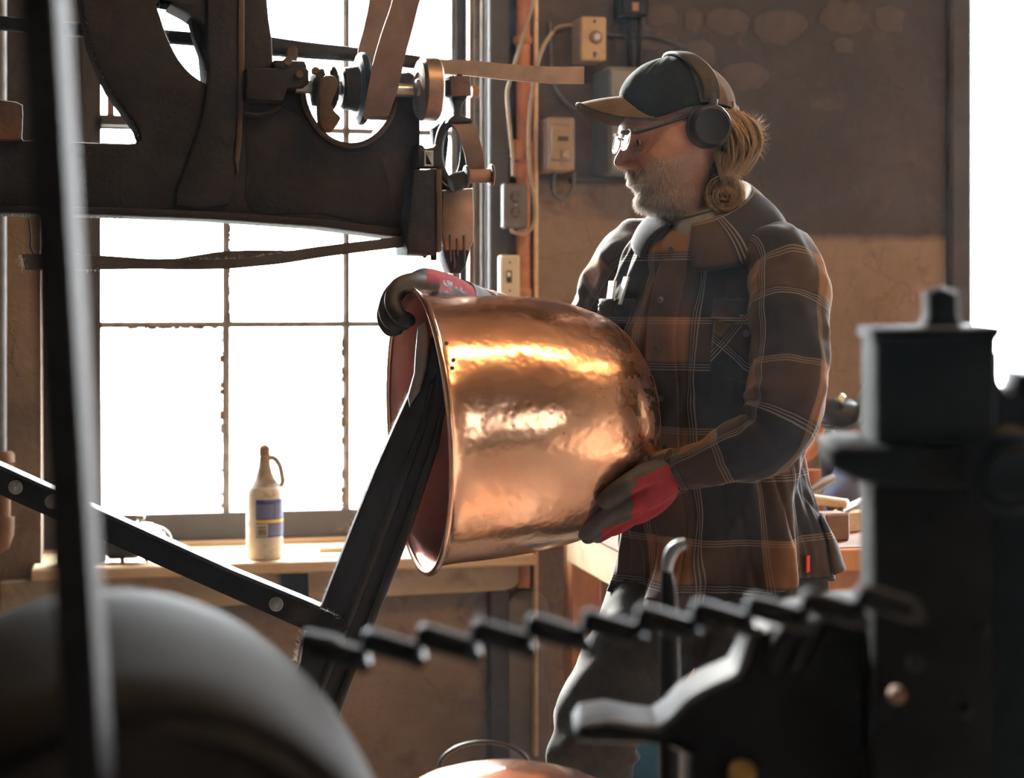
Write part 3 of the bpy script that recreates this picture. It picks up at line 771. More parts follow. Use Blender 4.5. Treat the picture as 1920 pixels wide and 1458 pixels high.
# duplex outlet
t, r = wall_box('duplex_outlet', (944, 343, 990, 428), .095, .032, MAT['outlet_dark'], 'grimy grey double power outlet left of the orange cable loop', 'power outlet')
for yy in (369, 399):
    mb = MB(); mb.lathe([(0, .0125), (.003, .0125), (.004, .011)], W.at(967, yy, .095), W.n, 20); f = mb.build('socket', MAT['outlet_dark'], t)
    for (dx, dy, w_, h_) in ((-5, -3, 1.2, 8), (5, -3, 1.2, 8), (0, 7, 4, 4)):
        mb = MB(); wbox(W, 967+dx-w_, yy+dy-h_/2, 967+dx+w_, yy+dy+h_/2, .1005, .003, mb, 0); mb.build('slot', MAT['ink'], f)
mb = MB(); mb.lathe([(0, .003), (.002, .0025)], W.at(967, 384, .095), W.n, 10); mb.build('screw', MAT['steel'], t)
# cream toggle switch
t, r = wall_box('light_switch', (938, 478, 975, 558), .095, .032, MAT['box_cream'], 'cream toggle switch plate under the grimy power outlet', 'switch')
mb = MB(); wbox(W, 951, 507, 960, 530, .098, .004, mb, .0005); mb.build('slot', MAT['ink'], t)
mb = MB(); wbox(W, 953, 510, 958, 519, .108, .012, mb, .001); mb.build('toggle', MAT['box_cream'], t)
for yy in (492, 545):
    mb = MB(); mb.lathe([(0, .0025), (.002, .002)], W.at(956, yy, .095), W.n, 10); mb.build('screw', MAT['ink'], t)
# small dark junction box at the very top, with its down-pipes
t, r = wall_box('junction_box', (1166, -20, 1216, 30), .08, .075, MAT['black_iron'], 'small dark junction box at the top of the wall above the cap', 'junction box')
mb = MB(); mb.tube([W.at(1179, 30, .04), W.at(1180, 90, .04), W.at(1182, 130, .04)], .008, 10); mb.build('conduit_stub', MAT['black_iron'], t)
mb = MB(); mb.tube([W.at(1200, 30, .04), W.at(1198, 70, .04), W.at(1196, 126, .04)], .006, 10); mb.build('conduit_stub', MAT['black_iron'], t)
mb = MB(); wbox(W, 1186, 4, 1198, 20, .084, .006, mb, .001); mb.build('nameplate', MAT['rust_pipe'], t)
# wooden backing board between pipe and cabinet + shelf rail under cabinet
mb = MB(); wbox(W, 1009, -30, 1140, 338, .006, .004, mb, 0); o = struct(mb, 'trim_5', MAT['stone'])
mb = MB(); wbox(W, 1075, 330, 1330, 346, .05, .045, mb, .003); o = struct(mb, 'trim_6', MAT['frame_dark'])

# ================================================================== THINGS ON THE SILL
def sill_at(px, d): return W.w(W.hit(px, 1040, d)[0], d, sill_z)
# bottle
bc = sill_at(496, .035)
bt_ = thing('spray_bottle', bc, 'grimy white plastic jug-bottle with blue label standing on the sill', 'bottle')
sB = .27/208
prof = [(0, 30), (3, 32.5), (8, 33), (118, 33), (128, 32), (132, 29.5), (138, 25), (146, 19.5), (156, 15), (168, 12), (182, 10), (190, 9.2), (191, 9)]
mb = MB(); mb.lathe([(a*sB, b*sB) for a, b in prof[:6]], bc, Z, 40); mb.build('body', MAT['white_plastic'], bt_)
mb = MB(); mb.lathe([(a*sB, b*sB) for a, b in prof[5:]], bc, Z, 40); mb.build('neck', MAT['neck_dirt'], bt_)
mb = MB(); mb.lathe([(188*sB, 9.5*sB), (189*sB, 10.5*sB), (201*sB, 10.3*sB), (204*sB, 9*sB), (208*sB, 4*sB), (209*sB, 0)], bc, Z, 24); mb.build('cap', MAT['rust_pipe'], bt_)
hp = [(8, 184), (18, 182), (27, 170), (31, 154), (33, 140), (29, 130)]
mb = MB(); mb.tube([bc+W.u*(x*sB)+Z*(z*sB) for x, z in hp], .0075, 10, sub=4, ry=.0065); mb.build('handle', MAT['neck_dirt'], bt_)
def curved_patch(a0, a1, z0, z1, off, mat, name, parent, n=20):
    """patch wrapped on the bottle: angles in degrees from the direction facing the room"""
    mb = MB(); r1 = 33*sB+off; rows = []
    for z in (z0, z1):
        rows.append([bc+(W.n*math.cos(math.radians(a0+(a1-a0)*k/n))+W.u*math.sin(math.radians(a0+(a1-a0)*k/n)))*r1+Z*(z*sB) for k in range(n+1)])
    mb.grid(rows); return mb.build(name, mat, parent)
lab = curved_patch(-32, 85, 42, 110, .0006, MAT['label_blue'], 'label', bt_)
curved_patch(-32, 85, 68, 74, .0010, MAT['label_yellow'], 'label_band', lab)
curved_patch(-30, 6, 44, 66, .0010, MAT['label_white'], 'barcode_panel', lab)
random.seed(5)
z = 46
bars = MB()
while z < 62:
    h = random.choice([.5, .9, 1.4]); r1 = 33*sB+.0013
    rows = [[bc+(W.n*math.cos(math.radians(-26+28*k/6))+W.u*math.sin(math.radians(-26+28*k/6)))*r1+Z*(q*sB) for k in range(7)] for q in (z, z+h)]
    bars.grid(rows); z += h+random.choice([.5, .8])
bars.build('barcode', MAT['ink'], lab, kind='stuff')
pr = MB()
for (a0, a1, z0, z1) in ((-29, 26, 77, 102), (30, 80, 77, 104), (10, 80, 46, 66), (-5, 50, 106, 107)):
    z = z0
    while z < z1:
        a = a0
        while a < a1:
            da = random.uniform(2, 8); r1 = 33*sB+.0013
            a2 = min(a+da, a1)
            rows = [[bc+(W.n*math.cos(math.radians(x))+W.u*math.sin(math.radians(x)))*r1+Z*(q*sB) for x in (a, (a+a2)/2, a2)] for q in (z, z+.7)]
            pr.grid(rows); a = a2+1.2
        z += 1.7
pr.build('small_print', MAT['label_print'], lab, kind='stuff')
# old lamp / goggles: white dome on dark body, partly behind the strap bar
g = thing('headlamp', sill_at(262, .02), 'small white-domed lamp lying on the sill behind the black bar', 'lamp')
c = sill_at(272, .02)+Z*.05
mb = MB(); mb.lathe([(-.03, .02), (-.02, .04), (0, .05), (.02, .046), (.035, .032), (.042, 0)], c, (W.n*-.2+Z*.9+W.u*.35), 28); mb.build('dome', MAT['white_plastic'], g)
mb = MB(); mb.tube([c+W.u*(.058*math.cos(a))+Z*(.036*math.sin(a))+W.n*.01 for a in [PI*k/16 for k in range(17)]], .004, 8); mb.build('rim', MAT['steel'], g)
mb = MB(); mb.box(c+Z*.053+W.u*-.01, (.02, .015, .012), bev=.003); mb.build('clip', MAT['steel'], g)
mb = MB(); mb.box(c+W.u*-.05-Z*.016, (.085, .05, .05), W.u, W.n, Z, .012); mb.build('body', MAT['black'], g)
for dx in (-.055, .0, .02):
    mb = MB(); mb.cyl(c+W.u*dx-Z*.026, c+W.u*(dx+.004)-Z*.05, .005, 10); mb.build('foot', MAT['black'], g)
cn = sill_at(172, .0)
g = thing('tin_can', cn, 'dark open tin on the sill behind the blurred post', 'can')
mb = MB(); mb.lathe([(0, .03), (.002, .032), (.07, .032), (.072, .033), (.075, .031), (.074, .029), (.01, .029)], cn, Z, 28); mb.build('body', MAT['teal_iron'], g)
mb = MB(); mb.tube([cn+Z*.072+(Vector((math.cos(a), math.sin(a), 0))*.032) for a in [2*PI*k/24 for k in range(25)]], .0018, 6, cap=False); mb.build('rim', MAT['steel'], g)
cn = sill_at(135, .03)
g = thing('paint_tin', cn, 'dark tin nearest the left wall end of the sill', 'can')
mb = MB(); mb.lathe([(0, .028), (.002, .030), (.088, .030), (.090, .0315), (.093, .029), (.092, .027), (.01, .027)], cn, Z, 28); mb.build('body', MAT['teal_iron'], g)
mb = MB(); mb.tube([cn+Z*.09+(Vector((math.cos(a), math.sin(a), 0))*.030) for a in [2*PI*k/24 for k in range(25)]], .0018, 6, cap=False); mb.build('rim', MAT['steel'], g)
c = sill_at(625, -.06)+Z*.006
mb = MB(); mb.box(c, (.075, .05, .012), W.u, W.n, Z, .002); tag(mb.build('wood_offcut', MAT['wood_light'], smooth=False), 'thin wooden offcut lying on the sill right of the bottle', 'offcut')

# ================================================================== WORKBENCH behind the man
bz = .865
ub0 = .10; ub1 = 1.75; BD = 1.0; B0 = .08
wbn = thing('workbench', W.w((ub0+ub1)/2, (BD+B0)/2, 0), 'orange-stained wooden workbench behind the man', 'workbench')
mb = MB(); mb.fbox(W, ub0-.03, ub1, B0, BD+.03, bz-.045, bz, bev=.006); mb.build('bench_top', MAT['wood_brown'], wbn, smooth=False)
mb = MB(); mb.fbox(W, ub0-.03, ub1, BD+.03, BD+.045, bz-.045, bz-.002, bev=.003); mb.build('edge_board', MAT['wood_orange'], wbn, smooth=False)
mb = MB(); mb.fbox(W, ub0+.05, ub1-.05, BD-.04, BD-.01, bz-.17, bz-.045, bev=.004); mb.build('apron', MAT['wood_orange'], wbn, smooth=False)
mb = MB(); mb.fbox(W, ub0+.05, ub1-.05, BD-.045, BD-.015, bz-.30, bz-.18, bev=.004); mb.build('apron', MAT['wood_orange'], wbn, smooth=False)
mb = MB(); mb.fbox(W, ub0, ub0+.025, B0+.07, BD-.06, bz-.14, bz-.045, bev=.003); mb.build('apron', MAT['box_tan'], wbn, smooth=False)
for (u, d) in ((ub0+.005, B0+.02), (ub0+.005, BD-.07), (ub1-.1, B0+.02), (ub1-.1, BD-.07)):
    mb = MB(); mb.fbox(W, u, u+.075, d, d+.075, 0, bz-.045, bev=.004); mb.build('leg', MAT['wood_orange'], wbn, smooth=False)
mb = MB(); mb.box(W.w(ub0+.32, BD-.05, .42), (.05, .03, .75), (W.u*.93-Z*.36).normalized(), W.n, (Z*.93+W.u*.36).normalized(), .003); mb.build('brace', MAT['wood_orange'], wbn, smooth=False)
def bench_at(px, d): return W.w(W.hit(px, 1000, d)[0], d, bz)
def block(px, d, sz, rot, mat, label, dz=0, tilt=0, bev=.004, name='wood_block', cat='wood block'):
    c = bench_at(px, d)+Z*(sz[2]/2+dz)
    a = math.radians(rot); U = Vector((math.cos(a), math.sin(a), 0)); V = Vector((-math.sin(a), math.cos(a), 0)); Nn = Z
    if tilt:
        t_ = math.radians(tilt); U, Nn = U*math.cos(t_)+Z*math.sin(t_), Z*math.cos(t_)-U*math.sin(t_)
    mb = MB(); mb.box(c, sz, U, V, Nn, bev)
    return tag(mb.build(name, mat, smooth=False), label, cat, 'scrap wood blocks on the workbench' if name == 'wood_block' else None)
block(1560, .92, (.055, .05, .056), 20, MAT['wood_brown'], 'brown end-grain wood block at the bench edge behind the shirt')
block(1522, .88, (.07, .05, .05), -8, MAT['wood_light'], 'pale split wood block touching the shirt tail')
block(1592, .80, (.06, .045, .045), 40, MAT['wood_light'], 'pale wedge of wood right of the brown block')
block(1536, .82, (.12, .035, .018), -20, MAT['wood_light'], 'pale stick lying across the wood blocks', dz=.06, tilt=-6, name='wood_stick', cat='stick')
block(1512, 1.0, (.11, .03, .006), 10, MAT['black_iron'], 'flat dark steel strip on the bench edge', name='steel_strip', cat='metal strip', bev=.001)
block(1620, .70, (.11, .05, .042), -15, MAT['pale_plaster'], 'cream slab of scrap at the right end of the bench', name='scrap_slab', cat='scrap')
# tangle of tools: pliers, cable, cloth, helmet with visor
pl = thing('pliers', bench_at(1545, .72)+Z*.07, 'old pliers lying on the wood blocks', 'pliers')
a0 = bench_at(1520, .78)+Z*.088; a1 = bench_at(1562, .74)+Z*.108
mb = MB(); mb.tube([a0, a0.lerp(a1, .5)+Z*.004, a1], [.004, .006, .007], 8); mb.build('handle', MAT['steel'], pl)
mb = MB(); mb.tube([a0-Z*.014, a0.lerp(a1, .5)-Z*.010, a1-Z*.006], [.004, .006, .007], 8); mb.build('handle', MAT['steel'], pl)
hm = thing('face_shield', bench_at(1590, .55), 'black headgear with a curved clear visor standing on the bench', 'face shield')
hc = W.at(1578, 765, .5)
mb = MB(); mb.lathe([(-.02, .05), (0, .062), (.02, .060), (.035, .045), (.042, .02), (.043, 0)], hc-Z*.02, Z+W.u*.1, 26); mb.build('cap_shell', MAT['black'], hm)
mb = MB(); mb.lathe([(0, .012), (.006, .012), (.009, .008)], W.at(1576, 748, .56), W.n+Z*.5, 12); mb.build('knob', MAT['steel'], hm)
arc = [W.at(x, y, .55) for x, y in ((1655, 700), (1640, 715), (1622, 740), (1606, 770), (1594, 792), (1570, 800), (1545, 800), (1515, 803))]
mb = MB()
rows = [[cr(arc, k/5)+(W.n*o_-Z*abs(o_)*.1) for k in range((len(arc)-1)*5+1)] for o_ in (-.05, -.02, .02, .05)]
mb.grid(rows); v_ = mb.build('visor', MAT['steel'], hm)
mb = MB(); mb.tube([W.at(x, y, .52) for x, y in ((1500, 790), (1530, 765), (1570, 752), (1600, 757))], .006, 8, sub=5); mb.build('head_band', MAT['black'], hm)
mb = MB(); mb.tube([W.at(x, y, .5) for x, y in ((1548, 800), (1552, 870), (1560, 920), (1566, 948))], .02, 10, sub=3); mb.build('support', MAT['black'], hm)
cl = MB()
cc = bench_at(1600, .6)
cl.lathe([(0, .07), (.03, .075), (.08, .06), (.13, .035), (.16, .012), (.165, 0)], cc, Z+W.u*.05, 24)
for i, v in enumerate(cl.v):
    n_ = noise.noise(Vector(v)*22)*.018; cl.v[i] = (v[0]+n_, v[1]+n_*.5, v[2]+n_*.4)
tag(cl.build('rag_heap', MAT['blue_cloth']), 'crumpled blue-grey rag heaped on the bench at right', 'rag')
q = [W.at(x, y, .7) for x, y in ((1533, 800), (1528, 830), (1515, 850), (1500, 860))]
mb = MB(); mb.tube(q, .010, 10, sub=5, ry=.018); tag(mb.build('copper_bracket', MAT['orange_pipe']), 'bent orange-brown bracket just behind the elbow', 'bracket')
q = [W.at(x, y, .62) for x, y in ((1520, 880), (1523, 940), (1530, 985))]
mb = MB(); mb.tube(q, .022, 12, sub=3); tag(mb.build('mallet', MAT['wood_orange']), 'upright orange-brown wooden mallet standing on the bench behind the shirt', 'mallet')
q = [bench_at(1575, .86)+Z*.05, bench_at(1600, .8)+Z*.055, bench_at(1630, .75)+Z*.06, bench_at(1665, .72)+Z*.045]
mb = MB(); mb.tube(q, .008, 8, sub=5); tag(mb.build('hose', MAT['flex']), 'grey hose end drooping over the cream scrap slab', 'hose')
# bucket and things below the bench
bk = Vector((0, 0, 0))+P(1215, 1400, 3.75); bk.z = 0
g = thing('bucket', bk, 'blue plastic bucket on the floor behind the leg', 'bucket')
hB = P(1215, 1330, 3.75).z
mb = MB(); mb.lathe([(0, .105), (.005, .11), (hB, .135), (hB+.012, .142), (hB+.014, .135), (.02, .105)], bk, Z, 36); mb.build('body', MAT['blue_plastic'], g)
mb = MB(); mb.lathe([(hB-.004, .1385), (hB+.016, .146), (hB+.02, .142), (hB+.02, .13)], bk, Z, 36, cap=False); mb.build('rim', MAT['white_plastic'], g)
mb = MB(); mb.tube([bk+Vector((.14*math.cos(a), -.10*math.sin(a)-.05, hB-.12*math.sin(a))) for a in [PI*k/14 for k in range(15)]], .003, 6); mb.build('bail_handle', MAT['steel'], g)
# ================================================================== LAMPS (out of frame, light the room)
def tube_lamp(loc, L, ang, power, label, col=(1.0, 0.62, 0.30)):
    U = Vector((math.cos(math.radians(ang)), math.sin(math.radians(ang)), 0)); V = Vector((-U.y, U.x, 0)); c = Vector(loc)
    t = thing('strip_lamp', c, label, 'lamp')
    mb = MB(); mb.box(c+Z*.07, (L+.1, .10, .05), U, V, Z, .006); mb.build('housing', MAT['white_plastic'], t)
    mb = MB()
    for s in (-1, 1): mb.cyl(c+U*(s*L*.35)+Z*.09, c+U*(s*L*.35)+Z*(ZC-loc[2]), .004, 6)
    mb.build('hanger', MAT['galv'], t)
    m, nt, b, out = new_mat('warm_tube_glow'); nt.nodes.remove(b)
    e = N(nt, 'ShaderNodeEmission'); e.inputs[0].default_value = (*col, 1); e.inputs[1].default_value = power
    nt.links.new(e.outputs[0], out.inputs[0])
    mb = MB(); mb.cyl(c-U*L/2, c+U*L/2, .036, 14); mb.build('glow_tube', m, t)
tube_lamp((0.68, 2.43, 2.95), 1.15, 8, 72, 'warm strip lamp hanging above the camera side of the kettle')
tube_lamp((2.0, 2.5, 3.0), 1.0, 60, 35, 'warm strip lamp hanging at the right, near the doorway')

# ================================================================== CAST IRON MACHINE
mo = M.w(0, 0, 1.2)
mc = thing('power_hammer', M.at(300, 420, 0), 'huge dark cast iron hammer frame with arched cut-out and round recess, upper left', 'machine')
outer = [(-90, 264), (60, 262), (240, 269), (257, 268), (264, 258), (258, 240), (240, 214), (222, 190), (205, 166), (184, 122), (167, 78), (157, 28), (150, -20), (148, -90),
         (498, -90), (502, 0), (505, 34), (511, 72), (513, 121), (560, 122), (572, 130), (573, 150), (568, 168), (571, 190), (584, 222), (606, 250), (632, 266), (660, 271), (690, 264), (716, 244), (734, 214), (741, 178), (744, 146), (752, 136), (768, 133), (782, 142), (789, 160), (790, 440), (766, 446), (600, 424), (400, 410), (200, 402), (-90, 397)]
hole = [(297, -90), (298, 0), (303, 36), (316, 72), (334, 108), (355, 134), (376, 150), (387, 153), (386, 125), (381, 80), (374, 40), (371, -90)]
prism('frame_casting', M, [outer, smoothpoly(hole[1:-1], 3)+[(371, -90), (297, -90)]], 0, .10, MAT['iron'], mc, .008)
prism('spoke', M, [smoothpoly([(337, -90), (345, -10), (356, 30), (366, 70), (378, 104), (392, 130), (392, 20), (380, 30), (372, 0), (352, -90)], 2)], -.02, .05, MAT['iron'], mc, .004)
prism('rib', M, [smoothpoly([(391, -90), (455, -90), (456, 60), (455, 250), (447, 320), (432, 372), (420, 386), (330, 386), (345, 320), (376, 230), (391, 120)], 2)], .014, .04, MAT['iron'], mc, .008)
prism('corner_ridge', M, [[(447, -90), (459, -90), (459, 120), (454, 260), (446, 330), (440, 300), (447, 200)]], .020, .012, MAT['iron_rust'], mc, .004)
prism('bottom_flange', M, [[(-90, 384), (200, 388), (400, 396), (600, 410), (768, 430), (768, 447), (600, 425), (400, 411), (200, 403), (-90, 398)]], .018, .13, MAT['iron'], mc, .005)
prism('nose_web', M, [smoothpoly([(470, 200), (560, 210), (600, 280), (690, 285), (720, 300), (730, 420), (600, 402), (470, 396), (462, 300)], 3)], .002, .02, MAT['iron'], mc, .004)
prism('bearing_block', M, [[(462, 128), (575, 126), (580, 132), (580, 156), (570, 164), (540, 166), (530, 190), (462, 186)]], .05, .06, MAT['iron'], mc, .006)
prism('cap_lug', M, [[(515, 112), (572, 114), (576, 124), (576, 132), (515, 132)]], .03, .05, MAT['iron'], mc, .004)
mb = MB(); mb.tube([M.at(x, y, .055) for x, y in smoothpoly([(458, 212), (478, 216), (505, 212), (528, 200)], 4, False)], .0045, 8); mb.build('oil_pipe', MAT['black_iron'], mc)
mb = MB(); mb.tube([M.at(x, y, .004) for x, y in smoothpoly([(568, 168), (571, 192), (584, 224), (606, 252), (632, 268), (660, 273), (690, 266), (716, 246), (735, 215), (742, 178)], 4, False)], .0055, 8); mb.build('recess_lip', MAT['iron_rust'], mc)
random.seed(21)
for (x, y, r) in ((538, 116, .007), (590, 133, .006), (560, 140, .006)):
    mb = MB(); mb.lathe([(0, r*1.2), (.010, r*1.2), (.011, r)], M.at(x, y, .05), M.n, 6); mb.build('bolt_head', MAT['iron_rust'], mc)
# rusty block sitting on the beam at far left
prism('corner_boss', M, [smoothpoly([(-40, 262), (-40, 190), (0, 186), (30, 190), (43, 196), (44, 215), (42, 258), (44, 263)], 1)], .02, .06, MAT['iron_rust'], mc, .006)
# overhead shaft behind
sh = thing('drive_shaft', M.at(330, 69, -.20), 'long round drive shaft running behind the arched casting', 'shaft')
mb = MB(); mb.cyl(M.at(-90, 36, -.20), M.at(430, 79, -.20), .0135, 16); mb.build('shaft_rod', MAT['black_iron'], sh)
mb = MB(); mb.tube([M.at(420, 72, -.20), M.at(515, 88, -.20), M.at(560, 93, -.2), M.at(670, 103, -.20), M.at(790, 118, -.20)], [.02, .0185, .017, .0145, .0135], 16); mb.build('shaft_sleeve', MAT['iron'], sh)
mb = MB(); mb.box(M.at(546, 103, -.19), (.022, .02, .03), M.u, M.n, Z, .003); mb.build('clamp', MAT['iron_rust'], sh)

# pulley shaft with cone pulley and discs (axis along the machine frame)
A = M.u
def ax(px, py, d): return M.at(px, py, d)
pu = thing('cone_pulley', ax(660, 165, .03), 'stepped pulley with black flange turning in the round recess of the casting', 'pulley')
ctr = ax(660, 166, .02)
def lat(name, prof, mat, c=ctr, n=40, par=pu):
    mb = MB(); mb.lathe([(a/1060.0, r/1060.0) for a, r in prof], c, A, n); return mb.build(name, mat, par)
lat('axle', [(-110, 13), (150, 13)], MAT['steel'])
lat('flange', [(8, 55), (12, 68), (16, 70), (22, 70), (26, 66), (28, 58)], MAT['black_iron'])
lat('step', [(-22, 34), (-18, 40), (8, 44), (10, 44)], MAT['iron'])
lat('step', [(-48, 36), (-44, 42), (-36, 42), (-32, 36)], MAT['black_iron'])
lat('collar', [(-80, 20), (-76, 36), (-58, 37), (-56, 20)], MAT['iron'])
lat('drum', [(28, 44), (30, 52), (70, 52), (72, 44)], MAT['bronze'])
prism('yoke_arm', M, [smoothpoly([(600, 150), (622, 140), (634, 150), (632, 170), (622, 195), (632, 212), (640, 222), (622, 246), (604, 240), (598, 210)], 2)], .07, .03, MAT['iron_rust'], pu, .005)
# second disc
pd = thing('belt_pulley', ax(800, 170, .03), 'smooth flat-rimmed metal pulley disc right of the drive belt', 'pulley')
c2 = ax(800, 167, .04)
lat('disc', [(-16, 12), (-16, 50), (-13, 58), (-10, 62), (18, 62), (22, 58), (22, 12)], MAT['bronze'], c2, 48, pd)
lat('hub', [(-24, 12), (-22, 18), (-16, 20)], MAT['steel'], c2, 24, pd)
lat('face', [(-17.5, 13), (-17, 30), (-18.5, 32), (-17, 52), (-16, 56)], MAT['bronze'], c2, 48, pd)
# drive belt: two runs wrapping the drum
bl = thing('drive_belt', ax(710, 210, .06), 'wide brown leather drive belt running up from the pulley', 'belt')
def ribbon(name, L, R, d, mat, par, th=.004, sub=6):
    """strip between left and right pixel edges; d may vary"""
    a = [M.at(x, y, dd) for (x, y), dd in zip(L, d)]; b_ = [M.at(x, y, dd) for (x, y), dd in zip(R, d)]
    rows = []
    for k in range((len(a)-1)*sub+1):
        p = cr(a, k/sub); q = cr(b_, k/sub); p0 = cr(a, max(k-1, 0)/sub); p1 = cr(a, min(k+1, (len(a)-1)*sub)/sub)
        nn = (p1-p0).cross(q-p).normalized()*th/2
        rows.append([p+nn, p.lerp(q, .5)+nn, q+nn, q-nn, p.lerp(q, .5)-nn, p-nn])
    mb = MB(); mb.grid(rows, close=True); mb.fan(rows[0]); mb.fan(rows[-1][::-1])
    return mb.build(name, mat, par)
ribbon('rear_run', [(697, -40), (690, 15), (680, 60), (671, 98), (676, 150)], [(748, -40), (738, 8), (724, 55), (708, 110), (706, 150)], [-.03, -.03, -.03, -.025, -.02], MAT['leather'], bl)
ribbon('front_run', [(744, -40), (733, 10), (716, 60), (700, 115), (690, 165), (681, 216)], [(806, -40), (788, 0), (774, 52), (760, 104), (746, 165), (728, 217)], [.10, .10, .10, .10, .095, .085], MAT['leather'], bl)
ribbon('wrap', [(681, 214), (684, 222), (690, 222)], [(728, 215), (727, 223), (720, 222)], [.085, .05, -.01], MAT['leather'], bl)

# flat lever bar sticking out to the right
fb = [M.at(x, y, .0) for x, y in ((822, 125), (880, 128), (960, 136), (1040, 141), (1094, 141))]
mb = MB(); mb.tube([fb[0]]+[cr(fb, k/4) for k in range(1, 17)], .0145, 4, ry=.003, up=(0, 0, 1)); 
# rotate profile: use a box-like strip instead
mb = MB(); rows = []
for k in range(25):
    p = cr(fb, k/6); T = M.u; h = .0165-.003*abs(1-k/24)
    rows.append([p+Z*h+M.n*.004, p+Z*h-M.n*.004, p-Z*h-M.n*.004, p-Z*h+M.n*.004])
mb.grid(rows, close=True); mb.fan(rows[0]); mb.fan(rows[-1][::-1])
tag(mb.build('shift_lever', MAT['bronze'], ang=30), 'flat worn metal bar jutting right from the pulley towards the cap', 'bar')

# clamp fork + curved leather band + roller + ram
cf = thing('brake_linkage', M.at(865, 330, .05), 'clamp fork with curved leather strap and roller at the machine nose', 'linkage')
def pr3(name, pts, d, t, mat, par=cf, bev=.004, sm=0):
    return prism(name, M, [smoothpoly(pts, sm) if sm else pts], d, t, mat, par, bev)
pr3('clamp_block', [(844, 142), (882, 142), (884, 178), (846, 180)], .06, .045, MAT['iron_rust'])
pr3('clamp_tip', [(834, 150), (846, 146), (847, 176), (838, 180), (832, 168)], .05, .03, MAT['black_iron'], bev=.004)
pr3('clamp_slot', [(858, 138), (868, 138), (868, 150), (858, 150)], .055, .03, MAT['black_iron'])
mb = MB(); mb.lathe([(0, .012), (.012, .0125), (.014, .010)], M.at(884, 172, .04), M.u, 6); mb.build('hex_nut', MAT['rust_pipe'], cf)
pr3('shank', [(848, 178), (878, 178), (868, 195), (866, 215), (884, 222), (884, 230), (838, 230), (852, 214), (852, 195)], .05, .03, MAT['iron'], sm=2)
ribbon('strap', [(840, 228), (856, 246), (866, 272), (873, 300), (876, 336)], [(882, 226), (893, 244), (901, 270), (907, 300), (909, 336)], [.04, .05, .055, .05, .04], MAT['leather'], cf, .005)
mb = MB(); cc = M.at(848, 285, .02)
mb.tube([cc+M.u*(.026*math.cos(a))+Z*(.056*math.sin(a)) for a in [2*PI*k/40 for k in range(41)]], .0085, 10, cap=False, ry=.012); mb.build('spring_loop', MAT['iron'], cf)
rc = M.at(874, 331, .05); rd = M.at(921, 329, .05)
mb = MB(); mb.cyl(rc, rd, .013, 18); mb.build('roller', MAT['rust_pipe'], cf)
for (cpt, nm) in ((rc, 'roller_disc'), (rd, 'roller_disc')):
    mb = MB(); mb.lathe([(-.004, .012), (-.003, .020), (0, .0215), (.003, .020), (.004, .012)], cpt, M.u, 28); mb.build(nm, MAT['iron_rust'], cf)
mb = MB(); mb.tube([M.at(845, 345, .05), M.at(858, 340, .05), M.at(873, 332, .05)], [.016, .018, .014], 12); mb.build('roller_boss', MAT['iron'], cf)
mb = MB(); mb.tube([rd, M.at(928, 330, .05)], [.008, .006], 8); mb.build('axle_end', MAT['brass'], cf)
# head: guide block & ram
hd = thing('hammer_head', M.at(800, 478, .03), 'vertical guide block and worn brown ram at the nose of the casting', 'machine')
pr3('guide_block', smoothpoly([(776, 318), (828, 316), (829, 400), (826, 470), (812, 479), (766, 477), (762, 450), (768, 400), (772, 350)], 1), .06, .10, MAT['iron'], hd, .006)
pr3('guide_edge', [(818, 318), (829, 316), (829, 470), (820, 474)], .066, .03, MAT['iron_rust'], hd, .003)
pr3('bracket', [(784, 270), (794, 272), (798, 278), (812, 276), (818, 270), (826, 276), (826, 314), (784, 314)], .05, .05, MAT['iron'], hd, .004)
prism('bracket_ring', M, [[(795, 282), (813, 282), (813, 312), (795, 312)], [(799, 286), (809, 286), (809, 308), (799, 308)]], .056, .02, MAT['steel'], hd, .002)
pr3('connecting_rod', smoothpoly([(812, 240), (836, 232), (842, 262), (838, 300), (840, 330), (880, 336), (884, 356), (828, 360), (822, 300)], 2), .0, .03, MAT['iron'], hd, .004)
pr3('ram', [(830, 356), (888, 352), (890, 400), (889, 452), (880, 470), (836, 470), (828, 440)], .035, .07, MAT['bronze'], hd, .006)
pr3('ram_neck', smoothpoly([(832, 462), (884, 462), (880, 478), (874, 500), (866, 512), (846, 512), (840, 498), (834, 478)], 1), .03, .055, MAT['iron'], hd, .006)
for (xa, ya, yb) in ((842, 440, 488), (855, 448, 478), (868, 442, 492), (849, 470, 500)):
    pr3('wear_groove', [(xa, ya), (xa+4, ya-2), (xa+6, yb), (xa+2, yb+4)], .037, .006, MAT['ink'], hd, .001)
mb = MB(); mb.cyl(M.at(856, 508, .01), M.at(856, 556, .01), .0075, 12); mb.build('ram_rod', MAT['steel'], hd)
mb = MB(); mb.cyl(M.at(813, 470, .03), M.at(813, 488, .03), .006, 8); mb.build('foot_bolt', MAT['black_iron'], hd)
mb = MB(); mb.tube([M.at(758, 446, .03), M.at(775, 462, .03), M.at(800, 480, .03)], .006, 8); mb.build('keeper', MAT['black_iron'], hd)

